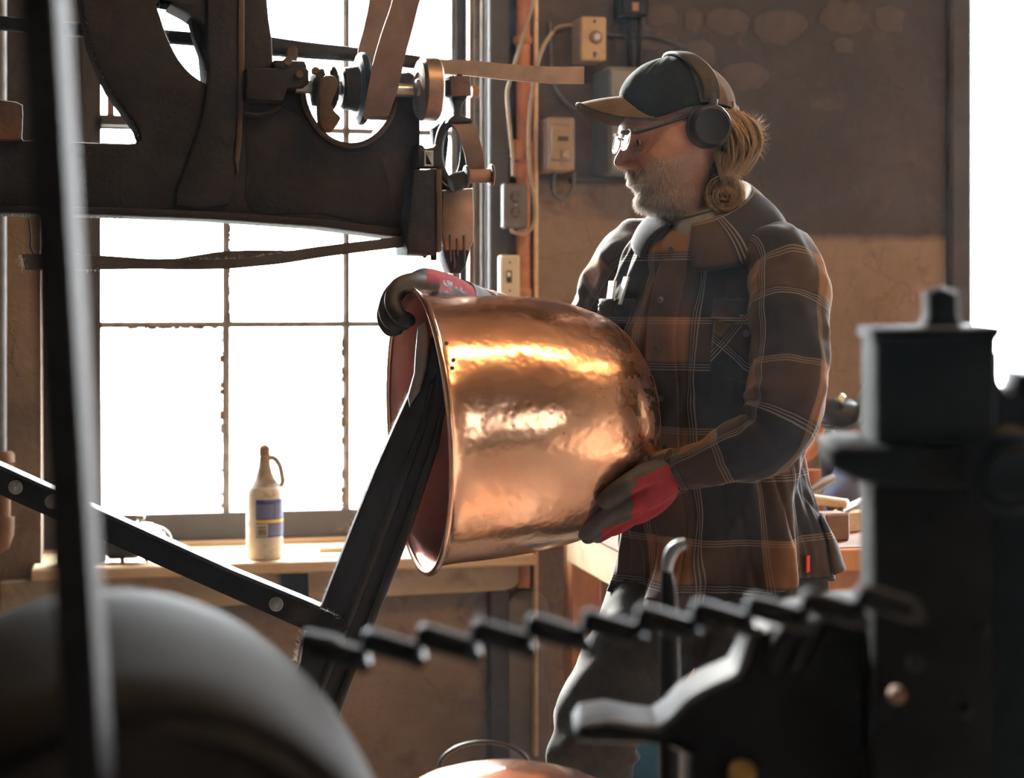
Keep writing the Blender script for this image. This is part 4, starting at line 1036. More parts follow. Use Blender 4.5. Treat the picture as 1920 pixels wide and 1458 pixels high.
# sagging twisted leather strap across the window
st_ = thing('slack_belt', M.at(300, 500, .02), 'slack twisted dark belt hanging across the window under the casting', 'belt')
ribbon('lower_strand', [(40, 476), (120, 476), (190, 479), (280, 485), (330, 485), (420, 486), (470, 483), (530, 472), (620, 459), (752, 443)],
       [(48, 506), (120, 505), (190, 505), (280, 504), (330, 505), (420, 504), (470, 500), (530, 494), (620, 480), (756, 463)],
       [.02]*10, MAT['belt_dark'], st_, .006, 4)
ribbon('upper_strand', [(320, 486), (370, 478), (420, 471), (480, 469), (560, 469), (640, 463), (740, 446)],
       [(322, 490), (372, 490), (422, 488), (480, 484), (560, 480), (640, 470), (741, 450)], [-.01]*7, MAT['belt_dark'], st_, .004, 4)
mb = MB(); mb.tube([M.at(54, 410, .02), M.at(58, 440, .02), M.at(57, 462, .02), M.at(64, 478, .02)], .002, 5); mb.build('hanging_cord', MAT['wire_dark'], st_)
# lint fringe along lit edges
random.seed(9)
def fringe(edge, n, d, length=.010, up=0):
    out = []
    for k in range(n):
        t = random.random()*(len(edge)-1); i = int(t); f = t-i
        x = edge[i][0]*(1-f)+edge[min(i+1, len(edge)-1)][0]*f; y = edge[i][1]*(1-f)+edge[min(i+1, len(edge)-1)][1]*f
        p = M.at(x, y, d-random.random()*.06)
        v = Vector((random.uniform(-1, 1), random.uniform(-.5, .5), random.uniform(-1, 1)*.8+up))*length*random.random()
        w_ = Vector((random.uniform(-1, 1), random.uniform(-1, 1), random.uniform(-1, 1)))*length*.4
        out.append([p, p+v*.5+w_, p+v])
    return out
L = fringe([(-20, 398), (200, 403), (240, 404)], 160, 0, .012, -.8) + fringe([(575, 195), (585, 224), (606, 252), (632, 268), (660, 273), (690, 266), (716, 246)], 420, 0, .012, .6)
L += fringe([(297, 0), (303, 36), (316, 72), (334, 108), (355, 134), (376, 150), (387, 153), (386, 120), (378, 60)], 160, 0, .006)
L += fringe([(160, 30), (168, 78), (184, 122), (205, 166), (235, 205), (255, 238), (262, 262), (150, 266)], 160, 0, .005)
L += fringe([(765, 133), (785, 140), (800, 148)], 60, .02, .01, .4)
strands('dust_fringe', L, .00035, MAT['lint'], mc)
L = fringe([(40, 478), (42, 500)], 70, .03, .02) + fringe([(320, 486), (400, 486), (460, 484), (530, 473), (600, 462)], 260, .03, .006, .4) + fringe([(100, 475), (190, 479)], 50, .03, .004) + fringe([(140, 506), (190, 505)], 30, .03, .006, -.5)
strands('dust_fringe', L, .00035, MAT['lint'], st_)

# ================================================================== COPPER KETTLE
KM = P(784, 808, 2.95)
aa = math.radians(15.5); tt = math.radians(2.6)
KA = Vector((math.cos(aa)*math.cos(tt), math.sin(aa)*math.cos(tt), math.sin(tt)))
kt = thing('copper_kettle', KM+KA*.2-Z*.24, 'large hammered copper kettle held sideways, mouth towards the window', 'kettle')
kprof = [(0.000, .2300), (.004, .2265), (.012, .2225), (.03, .2195), (.06, .2175), (.10, .2160), (.15, .2135), (.20, .2085), (.25, .1985), (.29, .1855), (.325, .1680), (.352, .1460), (.372, .1200), (.386, .0900), (.394, .055), (.398, .02), (.399, .0)]
def kettle_shell(prof, nseg=160, sub=5, wob=.0012):
    B = KA.cross(Z).normalized(); D = B.cross(KA).normalized()
    rows = []; uvs = []
    for k in range((len(prof)-1)*sub+1):
        x = k/sub; t = cr([q[0] for q in prof], x); r = max(cr([q[1] for q in prof], x), 0)
        row = []; uv = []
        for j in range(nseg):
            a = 2*PI*j/nseg
            dv = B*math.cos(a)+D*math.sin(a)
            rr = r + (noise.noise(Vector((t*9, math.cos(a)*2.2, math.sin(a)*2.2)))*wob*2+noise.noise(Vector((t*30, math.cos(a)*7, math.sin(a)*7)))*wob*.6)*(1 if r > .01 else 0)
            row.append(KM+KA*t+dv*rr); uv.append((t/.4, j/nseg))
        rows.append(row); uvs.append(uv)
    return rows, uvs
rows, uvs = kettle_shell(kprof)
mb = MB(); mb.grid(rows, uvs, close=True); mb.build('shell', MAT['copper'], kt, ang=180)
ip = [(t+.0015, r-.003) for t, r in kprof if r > .01]+[(.396, 0)]
rows, uvs = kettle_shell(ip, 120)
mb = MB(); mb.grid(rows, uvs, close=True); mb.build('inside', MAT['copper_in'], kt, ang=180)
B = KA.cross(Z).normalized(); D = B.cross(KA).normalized()
mb = MB(); mb.tube([KM+(B*math.cos(a)+D*math.sin(a))*.2292 for a in [2*PI*k/120 for k in range(121)]], .0048, 12, cap=False, ry=.0056); mb.build('rolled_rim', MAT['copper_rim'], kt)
for px, py in ((837, 644), (848, 690), (850, 675)):
    r_ = ray(px, py); c = Vector((0, 0, CH))
    # intersect the ray with the shell by marching
    s_ = 2.6
    while s_ < 3.3:
        p = c+r_*s_; t_ = (p-KM).dot(KA); rad = (p-KM-KA*t_).length
        rr = interp(kprof, max(t_, 0))[0]
        if t_ > 0 and rad < rr: break
        s_ += .001
    nn = (p-KM-KA*t_).normalized()
    mb = MB(); mb.lathe([(-.002, .0035), (.0015, .0032), (.002, .0012), (.0005, 0)], p, nn, 10); mb.build('rivet_hole', MAT['ink'], kt)

# ================================================================== STAKE (slanted steel beam) + strap bar
SY = 2.93
FS = Frame(P(700, 900, SY).x, SY, 0)
sk = thing('anvil_stake', FS.at(560, 1560, 0), 'thick slanted black steel stake reaching into the kettle mouth', 'stake')
def beam(name, pts, d, t, mat, bev=.006, sm=0): return prism(name, FS, [smoothpoly(pts, sm) if sm else pts], d, t, mat, sk, bev)
beam('stake_body', [(800, 640), (816, 622), (833, 640), (838, 760), (815, 850), (762, 1008), (700, 1165), (636, 1325), (560, 1530), (440, 1530), (560, 1240), (568, 1188), (602, 1128), (650, 1005), (700, 880), (737, 796), (765, 735), (778, 690)], .012, .065, MAT['stake'], .012)
beam('ridge', [(806, 712), (818, 700), (800, 800), (745, 950), (680, 1120), (600, 1320), (540, 1470), (520, 1470), (590, 1300), (660, 1120), (730, 940), (785, 800)], .022, .014, MAT['stake'], .006)
beam('flange', [(834, 735), (839, 745), (822, 840), (765, 1012), (705, 1165), (640, 1330), (575, 1500), (556, 1500), (626, 1320), (690, 1160), (750, 1000), (806, 838), (826, 770)], .030, .018, MAT['stake'], .005)
beam('worn_plate', [(783, 610), (800, 600), (806, 640), (800, 690), (788, 735), (768, 765), (764, 745), (776, 700), (779, 650)], .030, .03, MAT['steel'], .004)
random.seed(31)
L = []
for k in range(420):
    t = random.random()
    q = [(602, 1128), (650, 1005), (700, 880), (737, 796), (765, 735)] if random.random() < .75 else [(568, 1190), (560, 1215), (556, 1240)]
    i = t*(len(q)-1); j = int(i); f = i-j
    x = q[j][0]*(1-f)+q[min(j+1, len(q)-1)][0]*f; y = q[j][1]*(1-f)+q[min(j+1, len(q)-1)][1]*f
    p = FS.at(x, y, .01-random.random()*.05); ln = .005 if y < 1150 else .01
    v = Vector((random.uniform(-1, .4), random.uniform(-.5, .5), random.uniform(-.6, 1)))*ln
    L.append([p, p+v*.6, p+v])
strands('dust_fringe', L, .0004, MAT['lint'], sk)
sb = thing('strap_bar', FS.at(320, 1040, 0), 'dark flat bar with bolts sloping down from left edge to the stake', 'bar')
prism('flat_bar', FS, [[(-60, 849), (0, 876), (433, 1072), (560, 1124), (640, 1157), (652, 1180), (634, 1194), (573, 1182), (0, 928), (-60, 902)]], .045, .012, MAT['black_iron'], sb, .002)
prism('top_leg', FS, [[(-60, 845), (0, 872), (433, 1068), (560, 1120), (600, 1137), (600, 1144), (560, 1127), (433, 1075), (0, 879), (-60, 852)]], .052, .035, MAT['stake'], sb, .001)
for x, y in ((30, 913), (98, 940), (518, 1132)):
    c = FS.at(x, y, .045)
    mb = MB(); mb.lathe([(0, .0115), (.003, .0115), (.0035, .010)], c, FS.n, 20); wsh = mb.build('washer', MAT['steel'], sb)
    mb = MB(); mb.lathe([(.003, .0088), (.010, .0088), (.0115, .0075)], c, FS.n, 6); mb.build('hex_nut', MAT['galv'], sb)
    mb = MB(); mb.lathe([(.010, .0045), (.016, .0045), (.017, .0035)], c, FS.n, 12); mb.build('bolt_end', MAT['galv'], sb)
L = []
for k in range(260):
    t = random.random()**.6; x = 260+t*380; y = 994+(x-260)*.434+random.uniform(-2, 2)
    p = FS.at(x, y, .05-random.random()*.03); v = Vector((random.uniform(-1, 1), random.uniform(-.5, .5), random.uniform(-.2, 1)))*.006*(.3+t)
    L.append([p, p+v*.6, p+v])
strands('dust_fringe', L, .0003, MAT['lint'], sb)

# ================================================================== FOREGROUND (out of focus)
# leaning post at left
pa = P(74, -120, 1.0); pb = P(176, 1600, 1.0)
pp = thing('steel_post', pb, 'out-of-focus dark leaning steel post close to the camera, left', 'post')
mb = MB(); dT = (pb-pa).normalized(); mb.box((pa+pb)/2, (.021, .03, (pb-pa).length), (Vector((1, 0, 0))-dT*dT.x).normalized(), Vector((0, 1, 0)), dT, .002); mb.build('bar', MAT['black_iron'], pp)
# grey drum lower left
dA = Vector((-.30, 1, .02)).normalized()
dC = P(255, 1838, 1.08)
dm = thing('steel_drum', dC-Z*.17, 'large blurred grey rounded drum close to the camera, lower left', 'drum')
mb = MB(); mb.lathe([(0, .150), (.0, .165), (.01, .172), (.05, .178), (.12, .186), (.2, .190), (.28, .186), (.36, .168), (.42, .135), (.46, .085), (.475, .04), (.478, 0)], dC, dA, 72); mb.build('shell', MAT['dome'], dm)
mb = MB(); mb.lathe([(.001, .148), (.05, .15), (.1, .148), (.12, 0)], dC, dA, 64, cap=False); mb.build('inside', MAT['black_iron'], dm)
mb = MB(); mb.lathe([(-.01, .147), (-.012, .150), (-.004, .158), (0, .15)], dC, dA, 64, cap=False); mb.build('lip', MAT['black_iron'], dm)
# chain running across
ch = thing('drive_chain', P(1100, 1230, 1.32), 'blurred black chain stretched across the foreground towards the lathe', 'chain')
for k in range(11):
    x = 632+k*103; y = 1222-k*9.2
    c = P(x, y, 1.34-k*.006)
    a = math.radians(-17); U = Vector((math.cos(a), .05, math.sin(a))).normalized(); V = Vector((0, 1, 0)); V = (V-U*V.dot(U)).normalized(); Nn = U.cross(V)
    mb = MB(); mb.box(c, (.046, .02, .0165), U, V, Nn, .004)
    mb.build('link', MAT['black_iron'], ch)
    mb = MB(); mb.cyl(c+U*.021-V*.014-Nn*.002, c+U*.021+V*.014-Nn*.002, .0055, 10); mb.build('pin', MAT['stake'], ch)
# leading flat of the chain at left
mb = MB(); mb.box(P(600, 1205, 1.34), (.03, .02, .014), Vector((1, 0, -.2)).normalized(), Vector((0, 1, 0)), Vector((.2, 0, 1)).normalized(), .003); mb.build('link', MAT['iron'], ch)

# lathe / vice mass at right
RF = Frame(P(1700, 900, 1.5).x, 1.5, -6)
lt = thing('drill_press', RF.at(1760, 1560, 0), 'big blurred blue-black machine with square head and stud, right foreground', 'machine')
def rp(name, pts, d, t, mat, bev=.008, sm=0, par=lt): return prism(name, RF, [smoothpoly(pts, sm) if sm else pts], d, t, mat, par, bev)
rp('head_block', [(1640, 626), (1700, 618), (1872, 617), (1879, 628), (1872, 640), (1870, 850), (1640, 850)], .02, .13, MAT['teal_iron'], .01)
rp('head_cap', [(1636, 615), (1876, 611), (1881, 620), (1876, 634), (1636, 637)], .03, .15, MAT['teal_iron'], .006)
rp('stud', [(1738, 545), (1768, 535), (1800, 548), (1801, 590), (1812, 620), (1728, 620), (1738, 590)], 0, .04, MAT['teal_iron'], .01)
rp('side_cheek', [(1868, 640), (1874, 715), (1884, 735), (1896, 741), (1909, 735), (1918, 715), (1919, 702), (1990, 700), (1990, 1600), (1862, 1600), (1862, 660)], 0, .09, MAT['teal_iron'], .004)
rp('table_arm', [(1552, 842), (1575, 832), (1640, 836), (1870, 836), (1870, 920), (1640, 912), (1600, 900), (1556, 878)], .04, .15, MAT['teal_iron'], .012)
rp('column', [(1632, 850), (1880, 850), (1880, 1600), (1640, 1600)], .0, .12, MAT['black_iron'], .01)
mb = MB(); mb.lathe([(0, .03), (.01, .036), (.02, .03), (.022, .02), (.03, .018), (.03, 0)], RF.at(1885, 880, .05), RF.n, 40); mb.build('hand_knob', MAT['teal_iron'], lt)
for (x, y, r) in ((1700, 1150, .006), (1715, 1240, .007), (1840, 1180, .005), (1810, 1330, .006), (1680, 1300, .007)):
    mb = MB(); mb.lathe([(0, r), (.008, r), (.012, r*.7), (.013, 0)], RF.at(x, y, .03), RF.n, 14); mb.build('bolt_head', MAT['iron'] if x != 1680 else MAT['rust_pipe'], lt)
vc = thing('machine_vice', P(1400, 1560, 1.55), 'blurred black vice with curved jaw, bottom right foreground', 'vice')
VF = Frame(P(1400, 1300, 1.6).x, 1.6, 0)
def vp(name, pts, d, t, mat, bev=.008, sm=0): return prism(name, VF, [smoothpoly(pts, sm) if sm else pts], d, t, mat, vc, bev)
vp('jaw', [(1078, 1382), (1092, 1360), (1140, 1352), (1190, 1362), (1236, 1368), (1262, 1350), (1288, 1320), (1330, 1294), (1385, 1270), (1402, 1240), (1412, 1196), (1440, 1178), (1500, 1155), (1580, 1140), (1630, 1137), (1630, 1600), (1292, 1600), (1292, 1424), (1245, 1398), (1190, 1400), (1120, 1398), (1086, 1396)], .03, .10, MAT['black_iron'], .012)
q = [(1095, 1365), (1150, 1358), (1200, 1366), (1240, 1366), (1268, 1344), (1300, 1312), (1345, 1287), (1385, 1268), (1400, 1236), (1412, 1196), (1430, 1178)]
mb = MB(); mb.tube([VF.at(x, y, .02) for x, y in smoothpoly(q, 4, False)], .005, 10); mb.build('jaw_edge', MAT['flex'], vc)
for dx in (45, 85):
    mb = MB(); mb.tube([VF.at(1405+dx, 1262-dx*.1, .03), VF.at(1428+dx, 1200-dx*.1, .04), VF.at(1450+dx, 1178-dx*.1, .03)], [.008, .010, .008], 10, sub=4); mb.build('coil', MAT['iron'], vc)
mb = MB(); mb.tube([VF.at(1380, 1440, .045), VF.at(1395, 1560, .045)], .007, 10); mb.build('screw_rod', MAT['iron_rust'], vc)
mb = MB(); mb.lathe([(0, .012), (.006, .012), (.008, .006)], VF.at(1392, 1452, .05), VF.n+Z, 14); mb.build('screw_cap', MAT['brass'], vc)
# hooked rod
hr = thing('hooked_rod', P(1252, 1500, 2.0), 'thin upright rod with a bright curved hook, blurred in front of the shirt', 'rod')
q = [(1256, 1600), (1256, 1300), (1254, 1120), (1250, 1070), (1254, 1045), (1266, 1026), (1286, 1018)]
mb = MB(); mb.tube([P(x, y, 2.0) for x, y in q], [.012, .012, .009, .006, .006, .006, .005], 12, sub=4)
mb.build('rod', MAT['black_iron'], hr)
mb = MB(); mb.tube([P(x, y, 1.995) for x, y in q[3:]], [.005, .0068, .0068, .0056], 12, sub=4); mb.build('hook', MAT['galv'], hr)
# copper pan at the very bottom
pc = P(950, 1490, 2.3)
pn = thing('copper_pan', Vector((pc.x, pc.y, pc.z-.16)), 'pinkish copper pan rim at the bottom edge of the picture', 'pan')
mb = MB(); mb.lathe([(-.16, .06), (-.15, .09), (-.08, .122), (0, .128), (.003, .132), (.006, .130), (.005, .124), (-.07, .117), (-.15, .08)], pc, Z, 72, cap=False); mb.build('bowl', MAT['copper_rim'], pn)
mb = MB(); mb.lathe([(.006, .128), (.016, .11), (.028, .07), (.034, .0)], pc, Z, 72, cap=False); mb.build('lid', MAT['copper_rim'], pn)
mb = MB(); mb.tube([Vector((pc.x-.03, pc.y+.12, pc.z+.004))+Vector((math.cos(a)*.06, 0, math.sin(a)*.034)) for a in [PI*k/16 for k in range(17)]], .003, 8)
mb.build('wire_handle', MAT['wire_dark'], pn)
# low stand the pan, chip and drum rest on (mostly hidden)
tb = thing('work_table', Vector((.0, 2.3, 0)), 'dark low table under the copper pan, below the frame', 'table')
tz = pc.z-.16
mb = MB(); mb.box((.0, 2.42, tz-.02), (.5, .5, .04), bev=.004); mb.build('table_top', MAT['wood_brown'], tb)
for sx in (-.2, .2):
    for sy in (-.2, .2):
        mb = MB(); mb.box((sx, 2.42+sy, (tz-.04)/2), (.05, .05, tz-.04)); mb.build('leg', MAT['wood_brown'], tb)
# ================================================================== THE MAN
MY = 3.10
def H(px, py, Y=MY): return P(px, py, Y)
pm = thing('person', P(1330, 2041, 3.12), 'man in plaid flannel shirt, cap and headphones, hugging the copper kettle', 'person')
WORLDLOC[pm.name].z = 0; pm.location.z = 0
S = MY/F                                    # metres per pixel at the man
# ---------- head: rows of (py, x_front, x_back, half width) in profile
HR = [(112, 1252, 1296, .004), (116, 1236, 1312, .022), (124, 1215, 1332, .042), (140, 1190, 1356, .062), (165, 1172, 1374, .074), (200, 1163, 1382, .0785), (228, 1161, 1381, .0785),
      (244, 1159, 1378, .0765), (255, 1160, 1374, .0745), (264, 1166, 1370, .0735), (272, 1171, 1366, .073), (284, 1174, 1360, .072), (298, 1177, 1352, .0705), (312, 1181, 1346, .068),
      (322, 1183, 1342, .0655), (330, 1182, 1340, .063), (336, 1184, 1338, .061), (342, 1189, 1336, .0595), (347, 1189, 1335, .058), (353, 1194, 1334, .0565), (361, 1196, 1333, .0545), (370, 1196, 1333, .052),
      (378, 1199, 1334, .049), (385, 1207, 1335, .0455), (391, 1222, 1336, .043), (397, 1243, 1338, .0445), (404, 1262, 1342, .048), (414, 1276, 1349, .052), (430, 1286, 1358, .054), (450, 1292, 1366, .056), (480, 1290, 1376, .062), (510, 1280, 1386, .085)]
HC = H(1275, 240)
HROT = math.radians(11)
def headrot(p):
    d = p-HC; c, s = math.cos(HROT), math.sin(HROT)
    # turn the face a little towards the camera: -x swings to -y
    return HC+Vector((d.x*c-d.y*s, d.x*s+d.y*c, d.z))
def g1(x, c, w): return math.exp(-((x-c)/w)**2)
NOSE = [(255, 0, .012), (262, .003, .010), (270, .0065, .0095), (280, .0125, .0095), (290, .0195, .0100), (299, .0255, .0115), (306, .0290, .0130), (312, .0285, .0150), (317, .0230, .016), (321, .010, .015), (326, .001, .011), (332, 0, .01)]
rows = []; beard_v = []
NA = 144
def head_point(py, th, off=0.0):
    xf, xb, hw = interp(HR, py)
    cx_ = (xf*.52+xb*.48); a_f = (cx_-xf)*S; a_b = (xb-cx_)*S
    c, s = math.cos(th), math.sin(th)
    face = 255 < py < 400
    e = 0.92 if c > 0 else 1.0
    lx = (a_f if c > 0 else a_b)*(abs(c)**e)*(1 if c > 0 else -1)
    ly = hw*(abs(s)**0.95)*(1 if s > 0 else -1)
    x = H(cx_, py).x-lx; y = MY+ly; z = H(cx_, py).z
    ay = abs(ly)
    d = 0.0
    if c > 0:
        amp, wd = interp(NOSE, py)
        dn = amp*math.exp(-(ay/wd)**2.6)
        # nostril wings
        dn += .008*g1(py, 312, 6)*g1(ay, .0150, .005)
        dn -= .009*g1(py, 319, 3)*g1(ay, .008, .004)
        dn -= .010*g1(py, 269, 10)*g1(ay, .030, .014)      # eye socket
        dn += .0035*g1(py, 252, 6)*g1(ay, .030, .020)      # brow ridge
        dn += .004*g1(py, 268, 5)*g1(ay, .032, .010)      # eye lids bulge
        dn -= .002*g1(py, 268, 1.3)*g1(ay, .032, .010)
        dn -= .0040*g1(py, 284, 3)*g1(ay, .034, .014)     # bag crease
        dn += .004*g1(py, 296, 14)*g1(ay, .047, .014)     # cheekbone
        fold = .022+(py-300)*.00042
        if 292 < py < 350: dn -= .0050*g1(ay, fold, .0035)*g1(py, 322, 22)
        dn -= .003*g1(py, 342.5, 2.0)*g1(ay, 0, .022)       # mouth line
        dn += .003*g1(py, 337, 4)*g1(ay, 0, .020)+.0035*g1(py, 348, 3.5)*g1(ay, 0, .018)
        dn -= .003*g1(py, 356, 4)*g1(ay, 0, .018)
        dn += .003*g1(py, 374, 9)*g1(ay, 0, .020)
        dn -= .004*g1(py, 330, 26)*g1(ay, .052, .012)      # hollow cheek
        d = dn
    p = Vector((x-d, y, z))
    if py < 236:
        kk = min((236-py)/22, 1); ce = H(1275, max(py, 150)); ce.y = MY
        p = p.lerp(Vector((ce.x, ce.y, p.z)), .11*kk); p.z -= .004*kk
    if off:
        cen = H(cx_, py); v = Vector((p.x-cen.x, (p.y-MY), 0))
        if v.length > 1e-6: p = p+v.normalized()*off
    return headrot(p) if py < 420 else headrot(p).lerp(p, min(1, (py-420)/60))
py = 112.0; PYS = []
while py <= 510:
    PYS.append(py); py += 1.6 if py < 400 else 5
for py in PYS:
    row = []
    for k in range(NA):
        th = 2*PI*k/NA
        # finer sampling towards the face
        th = th-.45*math.sin(th)
        row.append(head_point(py, th))
        ly = abs(math.sin(th))
        front = math.cos(th) > -.25
        bv = 0
        if front:
            up = 318+ (0 if ly < .35 else (ly-.35)*(-40))
            bv = min(max((py-up)/10, 0), 1)*min(max((412-py)/12, 0), 1)
            if ly > .8: bv *= .5
        beard_v.append(bv)
    rows.append(row)
mb = MB(); mb.grid(rows, close=True); mb.fan(rows[0]); nhead = len(mb.v)
mb.fan(rows[-1][::-1])
# hidden trunk and limbs, one skinned skeleton joined on to the neck
def skin_body():
    me = bpy.data.meshes.new('tmp')
    J = {'pel': (H(1345, 1110, 3.13), .13, .11), 'wst': (H(1338, 900, 3.12), .13, .10), 'chs': (H(1330, 640, 3.12), .14, .10), 'nck': (H(1335, 490, 3.11), .07, .07),
         'shL': (H(1455, 480, 3.00), .05, .05), 'elL': (H(1478, 790, 2.88), .036, .036), 'wrL': (H(1245, 895, 2.93), .025, .025),
         'shR': (H(1205, 480, 3.26), .05, .05), 'elR': (H(1110, 640, 3.42), .036, .036), 'wrR': (H(890, 566, 3.32), .025, .025),
         'hpR': (H(1280, 1150, 3.18), .075, .075), 'knR': (H(1112, 1410, 3.02), .05, .05), 'anR': (H(1130, 1930, 3.12), .035, .035),
         'hpL': (H(1405, 1150, 3.08), .075, .075), 'knL': (H(1385, 1480, 3.06), .05, .05), 'anL': (H(1405, 1930, 3.16), .035, .035)}
    E = [('pel', 'wst'), ('wst', 'chs'), ('chs', 'nck'), ('chs', 'shL'), ('shL', 'elL'), ('elL', 'wrL'), ('chs', 'shR'), ('shR', 'elR'), ('elR', 'wrR'), ('pel', 'hpR'), ('hpR', 'knR'), ('knR', 'anR'), ('pel', 'hpL'), ('hpL', 'knL'), ('knL', 'anL')]
    K = list(J); me.from_pydata([J[k][0] for k in K], [(K.index(a), K.index(b)) for a, b in E], [])
    o = bpy.data.objects.new('tmp', me); COL.objects.link(o)
    o.modifiers.new('s', 'SKIN'); o.modifiers.new('ss', 'SUBSURF').levels = 1
    for i, k in enumerate(K):
        sv = me.skin_vertices[0].data[i]; sv.radius = (J[k][1]*.82, J[k][2]*.82); sv.use_root = (k == 'pel')
    out = eval_mesh(o); bpy.data.objects.remove(o); return out
sk_me = skin_body()
mb.add([v.co.copy() for v in sk_me.vertices], [tuple(p.vertices) for p in sk_me.polygons])
body = mb.build('body', MAT['skin'], pm, ang=180)
at = body.data.attributes.new('beard', 'FLOAT', 'POINT')
vals = [0.0]*len(body.data.vertices); vals[:len(beard_v)] = beard_v
at.data.foreach_set('value', vals)
# eyes
for sgn in (-1, 1):
    ep = headrot(Vector((H(1195, 267).x, MY+sgn*.030, H(1195, 267).z)))
    mb = MB(); fwd = (headrot(HC+Vector((-1, 0, 0)))-HC).normalized()
    mb.lathe([(.0115*math.cos(a), .0115*math.sin(a)) for a in [PI*k/12 for k in range(13)]], ep, fwd, 20)
    e_ = mb.build('eye', MAT['eye_white'], pm)
    gz = (fwd+Vector((0, 0, -.35))).normalized()
    mb = MB(); mb.lathe([(.0119*math.cos(a), .0119*math.sin(a)) for a in [PI*k/40 for k in range(8)]], ep, gz, 18); mb.build('iris', MAT['iris'], e_)
    up_ = (Z*.92+fwd*.10+Vector((0, 0, 0))).normalized()
    mb = MB(); mb.lathe([(.0130*math.cos(a), .0130*math.sin(a)) for a in [PI*.42*k/12 for k in range(13)]], ep-fwd*.0004, up_, 22, cap=False); mb.build('eyelid', MAT['skin'], e_)
    mb = MB(); mb.lathe([(.0126*math.cos(a), .0126*math.sin(a)) for a in [PI*.30*k/8 for k in range(9)]], ep-fwd*.0004, -up_, 22, cap=False); mb.build('eyelid', MAT['skin'], e_)
# ---------- beard, moustache, brows
random.seed(41)
def on_face(py, ly, off=0.0):
    """surface point at lateral offset ly (m, + = away from camera)"""
    hw = interp(HR, py)[2]; q = max(-1, min(1, ly/hw)); s = abs(q)**(1/.95)
    th = math.asin(max(-1, min(1, s)))*(1 if q >= 0 else -1)
    return head_point(py, th, off)
def strand_at(py, th, ln, droop=.6, fwdk=.6, curl=.25):
    p = head_point(py, th, -.0008); q = head_point(py, th, .004); n = (q-p).normalized()
    t = (n*fwdk+Vector((0, 0, -1))*droop+Vector((random.uniform(-1, 1), random.uniform(-1, 1), random.uniform(-1, 1)))*curl).normalized()
    g = Vector((0, 0, -1))*ln*.25
    return [p, p+t*ln*.5, p+t*ln+g]
L1 = []
for k in range(7600):
    th = random.uniform(-2.15, 1.3); py = random.uniform(300, 408)
    if abs(th) > 1.0 and random.random() < (abs(th)-1.0)/1.15: continue
    s = abs(math.sin(th)); top = 319+random.gauss(0, 2) if s < .33 else 319-(s-.33)*36+14*g1(s, .62, .22)+random.gauss(0, 6)
    if py < top: continue
    if 337 < py < 350 and s < .30 and random.random() < .93: continue
    if s > .5 and py < 362 and random.random() < .50: continue
    chin = g1(py, 384, 22)*g1(s, 0, .55)
    L1.append(strand_at(py, th, random.uniform(.005, .010)+chin*.008, .75, .55, .28))
for k in range(1100):   # moustache
    ly = random.gauss(0, .017); 
    if abs(ly) > .033: continue
    py = random.uniform(321, 337)+abs(ly)*250
    p = on_face(py, ly, -.0005); q = on_face(py, ly, .004); n = (q-p).normalized()
    t = (n*.55+Vector((0, ly*16, -.9))+Vector([random.uniform(-.25, .25) for _ in range(3)])).normalized(); ln = random.uniform(.008, .013)
    L1.append([p, p+t*ln*.5, p+t*ln-Vector((0, 0, .003))])
strands('beard', L1, .00033, MAT['beard'], pm)
L2 = []
for sgn in (-1, 1):
    for k in range(170):
        ly = sgn*random.uniform(.014, .046); py = random.gauss(253, 2.2)
        p = on_face(py, ly, -.0005); q = on_face(py, ly, .004); n = (q-p).normalized()
        t = (n*.7+Vector((0, sgn*.8, -.1))+Vector([random.uniform(-.3, .3) for _ in range(3)])).normalized(); ln = random.uniform(.006, .011)
        L2.append([p, p+t*ln*.5, p+t*ln])
strands('eyebrows', L2, .0003, MAT['beard'], pm)

# ---------- cap
def crown(th, v):
    """v 0 rim .. 1 top"""
    keyz = [(0.0, 0.0), (.25, .34), (.5, .66), (.75, .88), (.9, .965), (1.0, 1.0)]
    zf = interp(keyz, v)[0]
    c, s = math.cos(th), math.sin(th)
    rim_py = interp([(-1.0, 222), (-.55, 206), (0.0, 205), (.35, 218), (.62, 226), (.82, 212), (1.0, 184)], c)[0]
    top_py = 106.0
    py_ = rim_py+(top_py-rim_py)*zf
    k = math.sqrt(max(0, 1-(zf**2.25)))
    fr_ = 1275-1159; bk = 1387-1275
    rx = (fr_ if c > 0 else bk)*S
    if c > 0: k2 = max(0, 1-(zf**1.55))**.62            # sloping high front panel
    else: k2 = max(0, 1-(zf**2.6))**.52
    cxs = 1275-18*zf
    x = H(cxs, py_).x-c*rx*k2; y = MY+s*.0865*k
    # flattened front panel, seams
    seam = min(abs(math.sin(3*(th+PI/6))), 1)
    dd = -.0016*math.exp(-(seam/.10)**2)*(1-v)**.3
    dd += noise.noise(Vector((c*3, s*3, v*4)))*.003
    x -= c*dd; y += s*dd
    return headrot(Vector((x, y, H(cxs, py_).z)))
rows = []; NC = 120
for i in range(37):
    v = i/36
    rows.append([crown(2*PI*k/NC, v) for k in range(NC)])
mb = MB()
n = len(rows)
for r_i in range(n-1):
    for k in range(NC):
        th = 2*PI*(k+.5)/NC; c = math.cos(th); v = (r_i+.5)/36
        # opening above the strap at the back
        if c < -.80 and v < .22*(1-((abs(abs(th-PI)))/.66)**2): continue
        mi = 0 if c > -.08 else 1
        b0 = len(mb.v)
        mb.add([rows[r_i][k], rows[r_i][(k+1) % NC], rows[r_i+1][(k+1) % NC], rows[r_i+1][k]], [(0, 1, 2, 3)], mi=mi)
me_tmp = mb
cap = mb.build('cap', [MAT['cap_black'], MAT['cap_brown']], pm, ang=60)
